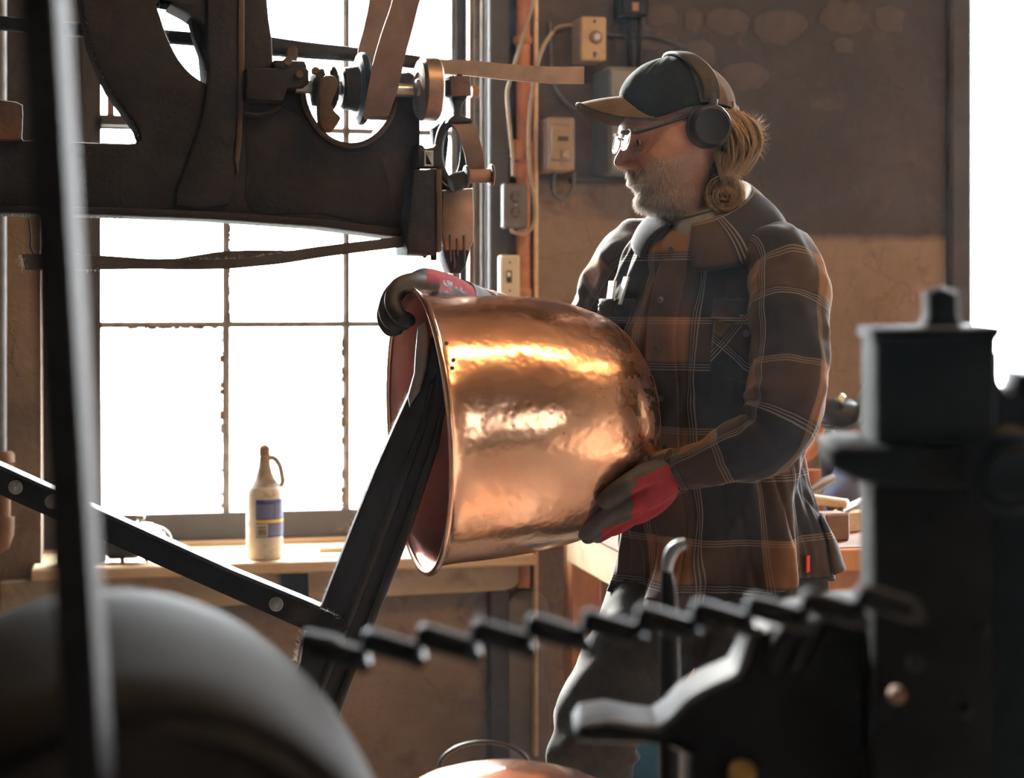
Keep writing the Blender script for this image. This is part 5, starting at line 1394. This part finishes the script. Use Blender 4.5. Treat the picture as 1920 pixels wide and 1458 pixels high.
bm = bmesh.new(); bm.from_mesh(cap.data); bmesh.ops.remove_doubles(bm, verts=bm.verts, dist=1e-5); bmesh.ops.recalc_face_normals(bm, faces=bm.faces); bm.to_mesh(cap.data); bm.free(); smooth_mesh(cap.data, 60)
so = cap.modifiers.new('cloth', 'SOLIDIFY'); so.thickness = .002; so.offset = -1
# sweatband edge and back strap
q = [crown(2*PI*k/96, 0.0) for k in range(97)]
mb = MB(); mb.tube(q, .0022, 8, cap=False, ry=.003); mb.build('band_edge', MAT['cap_black'], cap)
q = [crown(PI+x*.72, 0.0)+Z*.006-Vector((0, 0, 0)) for x in [(-1+2*k/20) for k in range(21)]]
mb = MB(); mb.grid([[p-Z*.010 for p in q], q, [p+Z*.010 for p in q]]); s_o = mb.build('strap', MAT['cap_brown'], cap); s_o.modifiers.new('t', 'SOLIDIFY').thickness = .003
mb = MB(); tp = crown(0, 1.0); mb.lathe([(0, .008), (.003, .006), (.0045, 0)], tp-Z*.001, Z, 16); mb.build('top_button', MAT['cap_brown'], cap)
# bill
def bill(s, t, dz=0):
    th = s*.92
    b0 = crown(th, 0.01)
    ln = .074*(1-abs(s)**3.2)
    fwd = (headrot(HC+Vector((-1, 0, 0)))-HC).normalized()
    p = b0+fwd*(ln*t)
    p.z += -.010*t*(1-s*s)+.008*t*(1-t)*(1-s*s)+dz-.004*t
    return p
rt = [[bill(-1+2*k/48, j/14) for k in range(49)] for j in range(15)]
rb = [[bill(-1+2*k/48, j/14, -.0035) for k in range(49)] for j in range(15)]
mb = MB(); mb.grid(rt); bill_o = mb.build('bill', MAT['cap_brown'], cap)
bill_o.modifiers.new('t', 'SOLIDIFY').thickness = .0035
mb = MB(); mb.tube([bill(-1+2*k/60, 1.0) for k in range(61)], .0024, 8); mb.build('bill_edge', MAT['cap_brown'], cap)

# ---------- headphones
hp = bpy.data.objects.new('headphones', None); hp.empty_display_size = .05; COL.objects.link(hp); hp.parent = pm; hp.location = HC-WORLDLOC[pm.name]; WORLDLOC[hp.name] = HC.copy()
pth = [(1303, 196, -.097), (1303, 176, -.096), (1296, 150, -.088), (1285, 126, -.067), (1274, 108, -.036), (1266, 101, 0), (1268, 104, .036), (1276, 120, .067), (1288, 146, .086), (1296, 180, .093)]
pts = [headrot(Vector((H(x, y).x, MY+yy, H(x, y).z))) for x, y, yy in pth]
rows = []
fwd = (headrot(HC+Vector((-1, 0, 0)))-HC).normalized(); latv = Vector((-fwd.y, fwd.x, 0))
for k in range((len(pts)-1)*6+1):
    p = cr(pts, k/6); T = (cr(pts, min(k+1, (len(pts)-1)*6)/6)-cr(pts, max(k-1, 0)/6)).normalized()
    wv = (fwd-T*fwd.dot(T)).normalized(); nv = T.cross(wv).normalized()
    row = []
    for a in range(16):
        an = 2*PI*a/16; cc, ss = math.cos(an), math.sin(an)
        row.append(p+wv*(.0155*math.copysign(abs(cc)**.5, cc))+nv*(.0042*math.copysign(abs(ss)**.8, ss)))
    rows.append(row)
mb = MB(); mb.grid(rows, close=True); mb.fan(rows[0]); mb.fan(rows[-1][::-1]); mb.build('head_band', MAT['hp_grey'], hp)
for sgn in (-1, 1):
    def q3(x, y, yy): return headrot(Vector((H(x, y).x, MY+sgn*yy, H(x, y).z)))
    mb = MB(); mb.tube([q3(1303, 160, .094), q3(1306, 190, .098), q3(1306, 210, .0985)], [.008, .0085, .0075], 10, ry=.004, up=fwd); mb.build('slider', MAT['black'], hp)
    mb = MB(); mb.tube([q3(1306+20*math.cos(a), 222-12*math.sin(a), .099) for a in [PI*k/10 for k in range(11)]], .0035, 8); mb.build('yoke', MAT['black'], hp)
    ec = q3(1302, 245, .078); on = (q3(1302, 245, .1)-ec).normalized()+Vector((0, 0, -.05)); on.normalize()
    mb = MB(); mb.lathe([(-.006, .024), (-.008, .032), (-.002, .0375), (.006, .037), (.010, .033)], ec, on, 44); mb.build('ear_pad', MAT['black'], hp)
    mb = MB(); mb.lathe([(.008, .034), (.012, .0365), (.020, .0365), (.0255, .0335), (.0275, .029), (.0265, .027), (.0262, .0)], ec, on, 48); mb.build('ear_cup', MAT['hp_cup'], hp)

# ---------- glasses
gls = bpy.data.objects.new('glasses', None); gls.empty_display_size = .05; COL.objects.link(gls); gls.parent = pm; gls.location = HC-WORLDLOC[pm.name]; WORLDLOC[gls.name] = HC.copy()
def gp(x, y, yy): return headrot(Vector((H(x, y).x, MY+yy, H(x, y).z)))
for sgn in (-1, 1):
    lc = gp(1162, 267, sgn*.032); nrm = (fwd-latv*(sgn*.02)).normalized()
    sv = Z.cross(nrm).normalized(); uv_ = (Z*.96+fwd*-.18+Vector((0, 0, 0))).normalized()
    ring = []
    for k in range(40):
        a = 2*PI*k/40; cc, ss = math.cos(a), math.sin(a)
        ring.append(lc+sv*(.0245*math.copysign(abs(cc)**.75, cc))+uv_*(.0175*math.copysign(abs(ss)**.75, ss)))
    mb = MB(); mb.tube(ring+[ring[0]], .0011, 8, cap=False); mb.build('rim', MAT['steel'], gls)
    mb = MB(); rr = [[lc+(p-lc)*f+nrm*(.0022*(1-f*f)) for p in ring] for f in (1, .75, .5, .25)]
    mb.grid(rr, close=True); mb.fan(rr[-1], lc+nrm*.0022); mb.build('lens', MAT['lens'], gls)
    tp = [gp(1166, 256, sgn*.057), gp(1174, 256, sgn*.063), gp(1200, 248, sgn*.070), gp(1240, 235, sgn*.077), gp(1275, 222, sgn*.081), gp(1300, 215, sgn*.081), gp(1318, 225, sgn*.081)]
    mb = MB(); mb.tube(tp, [.0022, .0034, .0032, .0030, .0028, .0026, .0024], 8, sub=4, ry=.0016, up=(0, 0, 1)); mb.build('temple_arm', MAT['black'], gls)
mb = MB(); mb.tube([gp(1161, 264, -.009), gp(1154, 261, 0), gp(1161, 264, .009)], .0012, 8, sub=5); mb.build('bridge', MAT['steel'], gls)

# ---------- hair
random.seed(77)
def hp3(x, y, yy): return headrot(Vector((H(x, y).x, MY+yy, H(x, y).z)))
mb = MB()    # soft under-volume
mb.tube([hp3(1345, 222, -.015), hp3(1362, 246, -.02), hp3(1380, 262, -.022), hp3(1366, 292, -.03), hp3(1345, 318, -.04), hp3(1338, 345, -.05), hp3(1340, 372, -.055), hp3(1332, 392, -.055)],
        [.012, .032, .036, .032, .022, .020, .027, .016], 22, sub=5, ry=[.030, .050, .050, .042, .028, .022, .026, .014], disp=lambda p, L, a, t: noise.noise(p*60)*.006)
mb.build('hair_mass', MAT['hair_under'], pm)
L3 = []
def lock(pts, n, spread, wav, seedv, r_end=.25):
    """a wavy lock of n hairs round a guide"""
    ph = random.uniform(0, 6.28); fr_ = random.uniform(5, 9); am = wav*random.uniform(.6, 1.3)
    for _ in range(n):
        o_ = Vector((random.gauss(0, 1), random.gauss(0, 1), random.gauss(0, .6)))*spread
        jp = random.uniform(-.5, .5); ln = []; m_ = 15; L_ = random.uniform(.85, 1.0)
        for j in range(m_+1):
            t = j/m_*L_
            p = cr(pts, (len(pts)-1)*t)
            k_ = 1-(1-r_end)*math.sin(PI*min(t*1.0, 1))**.8 if t < .5 else r_end+(1-r_end)*(t-.5)*.9
            w1 = math.sin(t*fr_+ph+jp)*am*t; w2 = math.cos(t*fr_*.9+ph+jp)*am*t
            ln.append(p+o_*k_+Vector((w1, w2*.6, w2*.35)))
        L3.append(ln)
for k in range(110):
    a_ = random.random(); x0 = 1312+66*a_; y0 = 208+10*random.random()+8*a_
    yy0 = -.082+.02*a_+.075*random.random()**1.6
    out_ = random.random()
    pts = [hp3(x0, y0, yy0), hp3(1328+62*a_+14*out_, 236+8*random.random(), yy0-.010), hp3(1336+54*a_+26*out_, 268+10*random.random(), yy0-.010),
           hp3(1338+34*a_+30*out_, 300+10*random.random(), yy0-.002), hp3(1338+22*a_+12*out_+random.gauss(0, 4), 332+14*random.random(), yy0*.8-.014)]
    lock(pts, 30, .0042, .0035, k)
for k in range(26):      # hair falling from behind the cup to the lower curl
    x0 = 1322+26*random.random(); s_ = random.uniform(-1, 1)
    pts = [hp3(x0, 290+10*random.random(), -.072), hp3(x0+4+4*s_, 325, -.070), hp3(1334+14*random.random(), 352, -.068), hp3(1322+12*random.random(), 378+10*random.random(), -.066), hp3(1336+14*random.random(), 398+6*random.random(), -.064)]
    lock(pts, 24, .0032, .002, k)
for k in range(44):      # the curl itself
    cc = hp3(1340+random.gauss(0, 2.5), 368+random.gauss(0, 3), -.062+random.gauss(0, .007)); r0 = random.uniform(.005, .030); ph = random.uniform(0, 2*PI)
    pts = [cc+Vector((math.cos(ph+j*.62)*r0*.85, math.sin(j*1.1)*.004, math.sin(ph+j*.62)*r0*1.05)) for j in range(7)]
    lock(pts, 34, .0034, .0010, k, .9)
for k in range(30):
    cc = hp3(1340+random.gauss(0, 4), 368+random.gauss(0, 5), -.070+random.gauss(0, .004)); ph = random.uniform(0, 2*PI); r0 = random.uniform(.003, .011)
    lock([cc+Vector((math.cos(ph+j*.7)*r0, -.002*j*.2, math.sin(ph+j*.7)*r0)) for j in range(6)], 22, .003, .0008, k, .9)
STRAY0 = len(L3)
# stray flyaways catching the light at the back
for k in range(420):
    a = random.uniform(-1.0, 1.1); p = hp3(1405+random.uniform(-14, 8), 262+random.uniform(-28, 22), random.uniform(-.05, .03))
    d = Vector((math.cos(a), random.uniform(-.5, .5), math.sin(a)))
    ln = [p]; 
    cv = Vector((random.uniform(-.5, .5), random.uniform(-.3, .3), random.uniform(-.7, .5)))
    for j in range(10):
        d = (d+cv*.42).normalized(); p = p+d*random.uniform(.0018, .0042); ln.append(p)
    L3.append(ln)
for k in range(160):   # temple wisps in front of the ear cup
    p = hp3(random.uniform(1240, 1275), random.uniform(208, 216), -.078); ln = [p]
    for j in range(5): p = p+Vector((random.uniform(.001, .004), random.uniform(-.001, .0005), random.uniform(-.0028, .0008))); ln.append(p)
    L3.append(ln)
strands('hair', L3[:STRAY0], .00042, MAT['hair'], pm)
strands('flyaway_hair', L3[STRAY0:], .00020, MAT['hair'], pm)

# ---------- tee shirt collar
mb = MB()
rows = []
for i in range(9):
    v = i/8
    row = []
    for k in range(48):
        th = 2*PI*k/48; c, s = math.cos(th), math.sin(th)
        cxn = 1318+v*8; r1 = .056+.02*v; r2 = .056+.02*v
        # collar line: low at the front (towards camera-left), high at the back
        d = (c*-.6+s*-.8)
        row.append(H(cxn, 392+52*v+26*((-c)*.75+(-s)*.4)*(1-v*.3)+ -4, 3.10)+Vector((c*r1, s*r2, 0)))
    rows.append(row)
mb.grid(rows, close=True); mb.build('tee_shirt', MAT['tee'], pm).modifiers.new('t', 'SOLIDIFY').thickness = .003
mb = MB(); mb.tube(rows[0]+[rows[0][0]], .0028, 8, cap=False); mb.build('neck_rib', MAT['tee'], pm)

# ---------- shirt
LV = Vector((.8, -.6, 0)); FV = Vector((-.6, -.8, 0))     # his left, his front
TR = [(392, 1338, .052, .052, 3.125), (408, 1339, .080, .066, 3.125), (424, 1340, .124, .080, 3.125), (445, 1340, .156, .095, 3.125), (475, 1338, .170, .112, 3.125), (530, 1334, .176, .124, 3.12), (600, 1328, .175, .130, 3.12),
      (700, 1328, .168, .130, 3.12), (800, 1332, .162, .126, 3.12), (900, 1338, .164, .128, 3.12), (980, 1344, .170, .134, 3.125), (1060, 1346, .178, .142, 3.13), (1130, 1342, .184, .150, 3.13)]
def hem_py(th):
    f = math.cos(th)          # 1 at his front
    l = math.sin(th)
    return 1112+14*math.cos(2*th)-30*max(l, 0)-6*f
def torso(th, py, off=0.0, fold=True):
    cxp, a, b_, Yc = interp(TR, py)
    c, s = math.cos(th), math.sin(th)
    ex = .86
    la = a*math.copysign(abs(s)**ex, s); fb_ = b_*math.copysign(abs(c)**ex, c)
    cen = H(cxp, py, Yc)
    n = (LV*s/a+FV*c/b_).normalized()
    p = cen+LV*la+FV*fb_
    if fold and py > 415:
        k = min((py-415)/60, 1)
        q = Vector((math.cos(th)*1.9, math.sin(th)*1.9, py*.0042))
        f_ = noise.noise(q*1.5)*.014
        # drag folds running from the shoulders down to the kettle
        ang = th*1.0+py*.0035
        f_ += .0085*math.sin(ang*7.0+noise.noise(q*1.2)*3.6)*min(1, max(0, (py-430)/120))
        f_ -= (1-abs(noise.noise(Vector((q.x*2.2+py*.002, q.y*2.2, q.z*.9))))*3.2)**3*.007 if abs(noise.noise(Vector((q.x*2.2+py*.002, q.y*2.2, q.z*.9)))) < .31 else 0
        f_ += noise.noise(q*5.0)*.004
        hemk = max(0, (py-900)/200)
        f_ += hemk*.012*math.sin(th*6+1.2)
        p = p+n*f_*k
    return p+n*off if off else p
NT = 200
def torso_uv(th, py):
    return (th*.150+.03, (py-392)*S*1.02)
mb = MB(); rows = []; uvs = []
NR = 150
for i in range(NR+1):
    row = []; uv = []
    for k in range(NT+1):
        th = -PI+2*PI*k/NT
        top = 398+ 10*max(0, math.cos(th))**2
        py = top+(hem_py(th)-top)*i/NR
        row.append(torso(th, py)); uv.append(torso_uv(th, py))
    rows.append(row); uvs.append(uv)
mb.grid(rows, uvs)
# sleeves
def sleeve_disp(seed, elbow, crumple):
    def f(p, L, a, t):
        q = Vector((math.cos(a)*1.2, math.sin(a)*1.2, L*16+seed))
        v = noise.noise(q)*.008+noise.noise(q*2.3)*.004
        e = math.exp(-((t-elbow)/.10)**2)
        v += e*crumple*math.sin(L*150+math.cos(a+seed)*2.5)*(.5+.5*math.cos(a))
        v -= abs(noise.noise(Vector((a*1.3+seed, L*11, 2))))*.009
        return v*min(1, t*8)*min(1, (1-t)*14+.25)
    return f
LSl = [(1395, 480, 3.08), (1460, 480, 2.99), (1480, 545, 2.94), (1479, 620, 2.90), (1477, 700, 2.87), (1470, 766, 2.85), (1438, 822, 2.845), (1372, 852, 2.86), (1306, 872, 2.89), (1246, 888, 2.925)]
lr = [.035, .058, .066, .067, .067, .066, .057, .048, .039, .033]
mb.tube([H(*q) for q in LSl], lr, 64, cap=False, sub=16, up=(0, -1, 0), disp=sleeve_disp(1.0, .60, .0035), uvo=(.035, .05))
RSl = [(1285, 480, 3.17), (1203, 462, 3.26), (1160, 520, 3.34), (1128, 580, 3.39), (1105, 625, 3.415), (1060, 640, 3.425), (1000, 616, 3.415), (940, 592, 3.38), (896, 574, 3.33)]
rr_ = [.030, .058, .062, .060, .056, .050, .046, .040, .032]
mb.tube([H(*q) for q in RSl], rr_, 56, cap=False, sub=12, up=(0, -1, 0), disp=sleeve_disp(5.0, .5, .003), uvo=(.02, .03))
shirt = mb.build('shirt', MAT['plaid'], pm, ang=180)
shirt.modifiers.new('cloth', 'SOLIDIFY').thickness = .0025
# cuffs
for (a0, a1, r0) in ((H(1268, 882, 2.912), H(1240, 890, 2.93), .0375), (H(916, 582, 3.345), H(892, 572, 3.328), .035)):
    mb = MB(); mb.tube([a0, a0.lerp(a1, .5), a1], [r0, r0*1.02, r0], 40, cap=False, sub=3, uvo=(.1, .02)); mb.build('cuff', MAT['plaid'], shirt).modifiers.new('t', 'SOLIDIFY').thickness = .004
def patch(thf, pyf, nu, nv, off, name, mat, parent, thick=.003, uvf=None):
    """grid patch over the torso: thf(u,v), pyf(u,v)"""
    rows = []; uvs = []
    for j in range(nv+1):
        row = []; uv = []
        for i in range(nu+1):
            u, v = i/nu, j/nv; th, py = thf(u, v), pyf(u, v)
            o_ = off(u, v) if callable(off) else off
            row.append(torso(th, py, o_)); uv.append(uvf(u, v) if uvf else torso_uv(th, py))
        rows.append(row); uvs.append(uv)
    mb = MB(); mb.grid(rows, uvs); o = mb.build(name, mat, parent)
    m_ = o.modifiers.new('t', 'SOLIDIFY'); m_.thickness = thick; m_.offset = 0
    return o
# placket down the front
plc = patch(lambda u, v: -.05+(u-.5)*.26, lambda u, v: 432+v*672, 8, 120, .0045, 'placket', MAT['plaid'], shirt, .003)
for yy in (470, 562, 650, 740, 830, 930, 1030):
    c = torso(-.05, yy, .007); n_ = (torso(-.05, yy, .02)-c).normalized()
    mb = MB(); mb.lathe([(-.001, .0058), (.0015, .006), (.0025, .005), (.0015, .0035), (.0015, 0)], c, n_, 16); mb.build('button', MAT['ink'], shirt)
# pockets
pk = patch(lambda u, v: .42+(u)*.72, lambda u, v: 588+v*105+18*v*(1-abs(2*u-1)), 16, 16, lambda u, v: .004+.006*math.sin(PI*u)*(1-v), 'pocket', MAT['plaid'], shirt, .003, lambda u, v: (u*.09+v*.06+.02, v*.09-u*.06+.05))
pf = patch(lambda u, v: .40+(u)*.76, lambda u, v: 560+v*36+12*v*(1-abs(2*u-1)), 16, 8, lambda u, v: .006+.012*v*v*(1-u*.6)*(1+.5*math.sin(u*9)), 'pocket_flap', MAT['plaid'], shirt, .003)
mb = MB(); c = torso(.78, 622, .012); mb.lathe([(0, .006), (.002, .006), (.003, .004), (.002, 0)], c, (torso(.78, 622, .03)-c).normalized(), 14); mb.build('button', MAT['ink'], shirt)
pk2 = patch(lambda u, v: -1.05+(u)*.62, lambda u, v: 560+v*100+16*v*(1-abs(2*u-1)), 16, 16, lambda u, v: .005+.010*math.sin(PI*u)*(1-v), 'pocket', MAT['plaid'], shirt, .003)
mb = MB(); c = torso(-.8, 576, .016); mb.lathe([(0, .006), (.002, .006), (.003, .004), (.002, 0)], c, (torso(-.8, 576, .03)-c).normalized(), 14); mb.build('button', MAT['ink'], shirt)
c = torso(-.72, 548, .012); n_ = (torso(-.72, 548, .03)-c).normalized()
mb = MB(); mb.box(c, (.026, .005, .040), Z.cross(n_).normalized(), n_, (Z+LV*.15).normalized(), .001); mb.build('notepad', MAT['paper'], pm)
mb = MB(); c2_ = torso(-.50, 545, .010); mb.box(c2_, (.020, .004, .05), Z.cross(n_).normalized(), n_, (Z+LV*.35).normalized(), .001); mb.build('paper_slip', MAT['paper'], pm)
c = torso(1.62, 1042, .006); n_ = (torso(1.62, 1042, .03)-c).normalized()
mb = MB(); mb.box(c-Z*.0, (.013, .003, .028), Z.cross(n_).normalized(), n_, Z, .001); mb.build('red_tab', MAT['red_tag'], shirt)
# shoulder yoke seam ridge
for sg in (1,):
    q = [torso(th, py, .003) for th, py in ((.75, 470), (1.0, 462), (1.3, 455), (1.6, 455), (1.9, 462))]
    mb = MB(); mb.tube(q, .0016, 6, sub=5); mb.build('yoke_seam', MAT['plaid'], shirt)
# collar: stand + falling flaps
def collar_ring(th, r, py):
    cxn = 1328; return H(cxn, py, 3.11)+Vector((0, 0, 0))+LV*(math.sin(th)*r*1.05)+FV*(math.cos(th)*r)
def collar_rows():
    rows = []; uvs = []
    for j in range(15):
        v = j/14; row = []; uv = []
        for k in range(81):
            th = .16+(2*PI-.5)*k/80                # from one front point round the back to the other
            f = math.cos(th)                       # 1 front
            top = 374+44*f+8*f*f                   # high behind the neck, low at the throat
            fold = collar_ring(th, .070+.004*f, top-6)
            if v < .2:
                p = collar_ring(th, .062+.004*f, top+22).lerp(fold, v/.2)
            else:
                w_ = (v-.2)/.8
                e_py = top+(34 if math.sin(th) > 0 else 34+36*math.sin(th))+48*max(0, f)**1.5+24*max(0, math.sin(th))
                end = torso(th, max(e_py, 412), .007, False)
                p = fold.lerp(end, w_); p += (end-fold).cross(Z).normalized()*0
                cen = H(1330, 410, 3.12); o_ = Vector((p.x-cen.x, p.y-cen.y, 0)).normalized()
                p += (o_*.010+Z*.006)*math.sin(PI*w_)
            row.append(p); uv.append((th*.09, v*.11+.06))
        rows.append(row); uvs.append(uv)
    return rows, uvs
rows, uvs = collar_rows()
mb = MB(); mb.grid(rows, uvs); mb.build('collar', MAT['plaid'], shirt, ang=180).modifiers.new('t', 'SOLIDIFY').thickness = .0035

# ---------- trousers
def leg_disp(seed, knee):
    def f(p, L, a, t):
        q = Vector((math.cos(a)*1.1, math.sin(a)*1.1, L*9+seed))
        v = noise.noise(q)*.012+noise.noise(q*2.4)*.005
        e = math.exp(-((t-knee)/.07)**2); v += e*.006*math.sin(L*90+math.cos(a)*2)
        v -= abs(noise.noise(Vector((a*1.2+seed, L*7, 4))))*.012
        return v*min(1, t*6)
    return f
mb = MB()
R1 = [(1272, 1085, 3.18), (1224, 1170, 3.14), (1172, 1270, 3.07), (1128, 1345, 3.02), (1110, 1405, 3.01), (1112, 1470, 3.03), (1120, 1600, 3.08), (1130, 1760, 3.12), (1134, 1930, 3.14)]
mb.tube([H(*q) for q in R1], [.098, .096, .088, .080, .074, .068, .062, .058, .056], 56, cap=False, sub=12, up=(0, -1, 0), disp=leg_disp(2.0, .48))
R2 = [(1398, 1085, 3.10), (1400, 1170, 3.08), (1392, 1290, 3.05), (1386, 1400, 3.03), (1384, 1480, 3.03), (1390, 1600, 3.08), (1400, 1760, 3.14), (1404, 1930, 3.17)]
mb.tube([H(*q) for q in R2], [.100, .094, .084, .076, .070, .064, .060, .057], 56, cap=False, sub=12, up=(0, -1, 0), disp=leg_disp(8.0, .55))
rows = []
for i in range(14):
    py = 930+i*16
    rows.append([torso(-PI+2*PI*k/72, py, -.012) for k in range(72)])
mb.grid(rows, close=True)
tro = mb.build('trousers', MAT['jeans'], pm, ang=180)
tro.modifiers.new('cloth', 'SOLIDIFY').thickness = .002
for (x, y, yy, toe) in ((1134, 1990, 3.14, (-1, -.15)), (1404, 1990, 3.17, (-.85, -.5))):
    c = H(x, y, yy); c.z = 0; d = Vector((toe[0], toe[1], 0)).normalized()
    mb = MB(); mb.tube([c-d*.07+Z*.045, c-d*.03+Z*.048, c+d*.06+Z*.045, c+d*.13+Z*.036, c+d*.19+Z*.028, c+d*.205+Z*.026], [.030, .042, .044, .046, .036, .012], 24, ry=[.040, .046, .043, .034, .026, .012], up=(-d.y, d.x, 0), sub=3)
    mb.tube([c+Z*.03, c+Z*.09, c+Z*.17], [.040, .042, .050], 20)
    mb.build('boot', MAT['boot'], pm)
# gather of pale lit pocket lining / shirt tail behind
q = [torso(2.35+.5*u, 1000, .0) for u in (0, .5, 1)]
tl = patch(lambda u, v: 1.95+u*.75, lambda u, v: 960+v*(108-20*u), 12, 12, lambda u, v: .006+.02*v*math.sin(u*3), 'shirt_tail', MAT['plaid'], shirt, .003)

# ---------- gloved hands
def glove(chains, voxel, name, mats, classify, parent, sm=4):
    mb = MB()
    for ch_ in chains:
        pts, rad = ch_
        mb.tube(pts, rad, 14, sub=5)
        mb.lathe([(-rad[-1]*.0, rad[-1]), (rad[-1]*.5, rad[-1]*.86), (rad[-1]*.85, rad[-1]*.5), (rad[-1], 0)], pts[-1], pts[-1]-pts[-2], 14)
        mb.lathe([(-rad[0]*.0, rad[0]), (rad[0]*.5, rad[0]*.86), (rad[0]*.85, rad[0]*.5), (rad[0], 0)], pts[0], pts[0]-pts[1], 14)
    me = remeshed(mb, voxel, sm)
    for m_ in mats: me.materials.append(m_)
    for p in me.polygons:
        p.material_index = classify(p.center, p.normal); p.use_smooth = True
    me.name = name
    o = bpy.data.objects.new(name, me); return place(o, parent)
# right hand over the rim
R_ = [
 ([H(905, 578, 3.325), H(868, 556, 3.26), H(835, 541, 3.18), H(800, 528, 3.10), H(782, 527, 3.04)], [.026, .026, .027, .024, .018]),
 ([H(905, 578, 3.335), H(860, 552, 3.28), H(820, 540, 3.22), H(790, 532, 3.16)], [.024, .025, .024, .018]),
 ([H(812, 530, 3.06), H(774, 527, 3.015), H(746, 538, 2.99), H(736, 566, 2.975), H(748, 592, 2.965), H(766, 600, 2.965)], [.015, .0150, .0145, .0140, .0135, .0125]),
 ([H(812, 533, 3.09), H(768, 531, 3.05), H(736, 548, 3.025), H(724, 580, 3.01), H(734, 604, 3.0), H(758, 606, 3.0)], [.014, .0145, .0140, .0135, .0130, .012]),
 ([H(812, 536, 3.12), H(765, 537, 3.085), H(732, 560, 3.06), H(720, 592, 3.045), H(730, 616, 3.035), H(744, 616, 3.03)], [.014, .0140, .0135, .0130, .0125, .012]),
 ([H(812, 540, 3.15), H(770, 545, 3.12), H(738, 572, 3.10), H(727, 602, 3.085), H(738, 618, 3.08)], [.013, .0130, .0125, .012, .0125]),
 ([H(858, 552, 3.22), H(832, 548, 3.14), H(812, 545, 3.07)], [.016, .0135, .012]),
]
def clsR(c, n):
    w_ = c
    px_ = CX+F*w_.x/w_.y
    if px_ > 800: return 1 if n.z > -.1 and noise.noise(c*60)*.4+n.z > .0 else 0
    return 1 if (n.z*.5-n.x*.75+n.y*.75+noise.noise(c*90)*.4) > .62 else 0
gr = glove(R_, .0026, 'glove', [MAT['glove_black'], MAT['glove_red']], clsR, pm, 2)
gr['label'] = 'red and black glove curled over the kettle rim'
mb = MB(); mb.tube([H(912, 580, 3.335), H(890, 566, 3.31), H(866, 554, 3.262)], [.030, .029, .0285], 28, sub=4); mb.build('cuff', MAT['cuff_grey'], gr)
# left hand under the kettle
L_ = [
 ([H(1262, 886, 2.915), H(1232, 905, 2.90), H(1200, 925, 2.89), H(1172, 942, 2.885)], [.030, .034, .032, .022]),
 ([H(1262, 890, 2.935), H(1226, 925, 2.935), H(1190, 950, 2.935), H(1168, 962, 2.94)], [.026, .032, .030, .022]),
 ([H(1236, 884, 2.880), H(1208, 890, 2.862), H(1176, 908, 2.852), H(1148, 926, 2.852), H(1134, 937, 2.86)], [.020, .0185, .0165, .0150, .0135]),
 ([H(1190, 938, 2.872), H(1160, 952, 2.868), H(1130, 972, 2.880), H(1106, 990, 2.905), H(1096, 998, 2.925)], [.018, .0165, .0155, .0145, .0130]),
 ([H(1188, 952, 2.90), H(1160, 966, 2.90), H(1132, 984, 2.915), H(1110, 1000, 2.94), H(1102, 1006, 2.955)], [.018, .0160, .0150, .0140, .0125]),
 ([H(1188, 960, 2.93), H(1162, 976, 2.935), H(1138, 992, 2.95), H(1120, 1004, 2.97)], [.017, .0155, .0145, .0130]),
 ([H(1190, 964, 2.96), H(1168, 980, 2.97), H(1148, 992, 2.985)], [.015, .0140, .0125]),
]
def clsL(c, n):
    px_ = CX+F*c.x/c.y; py_ = HY-F*(c.z-CH)/c.y
    back = px_ > 1188+noise.noise(c*70)*16 and (py_-880) > (1250-px_)*.45-8
    under = (py_ > 985+(1150-px_)*.05-(px_-1150)*.25 and px_ > 1128 and n.z < .2)
    return 1 if back or under else 0
gl_ = glove(L_, .0026, 'glove', [MAT['glove_black'], MAT['glove_red']], clsL, pm, 3)
gl_['label'] = 'red-backed glove cradling the kettle base'
# ================================================================== HAZE: thin workshop smoke filling the room
m = bpy.data.materials.new('workshop_haze'); m.use_nodes = True; nt = m.node_tree
nt.nodes.remove(nt.nodes['Principled BSDF']); vs = nt.nodes.new('ShaderNodeVolumeScatter')
vs.inputs['Color'].default_value = (0.80, 0.90, 1.0, 1); vs.inputs['Density'].default_value = 0.0014; vs.inputs['Anisotropy'].default_value = 0.55
nt.links.new(vs.outputs[0], nt.nodes['Material Output'].inputs['Volume'])
mb = MB(); mb.box((0.5, 0.1, 1.85), (5.7, 7.1, 3.6))
hz = mb.build('haze', m, None, smooth=False, kind='stuff'); tag(hz, 'thin bluish smoke haze hanging in the workshop air', 'haze')
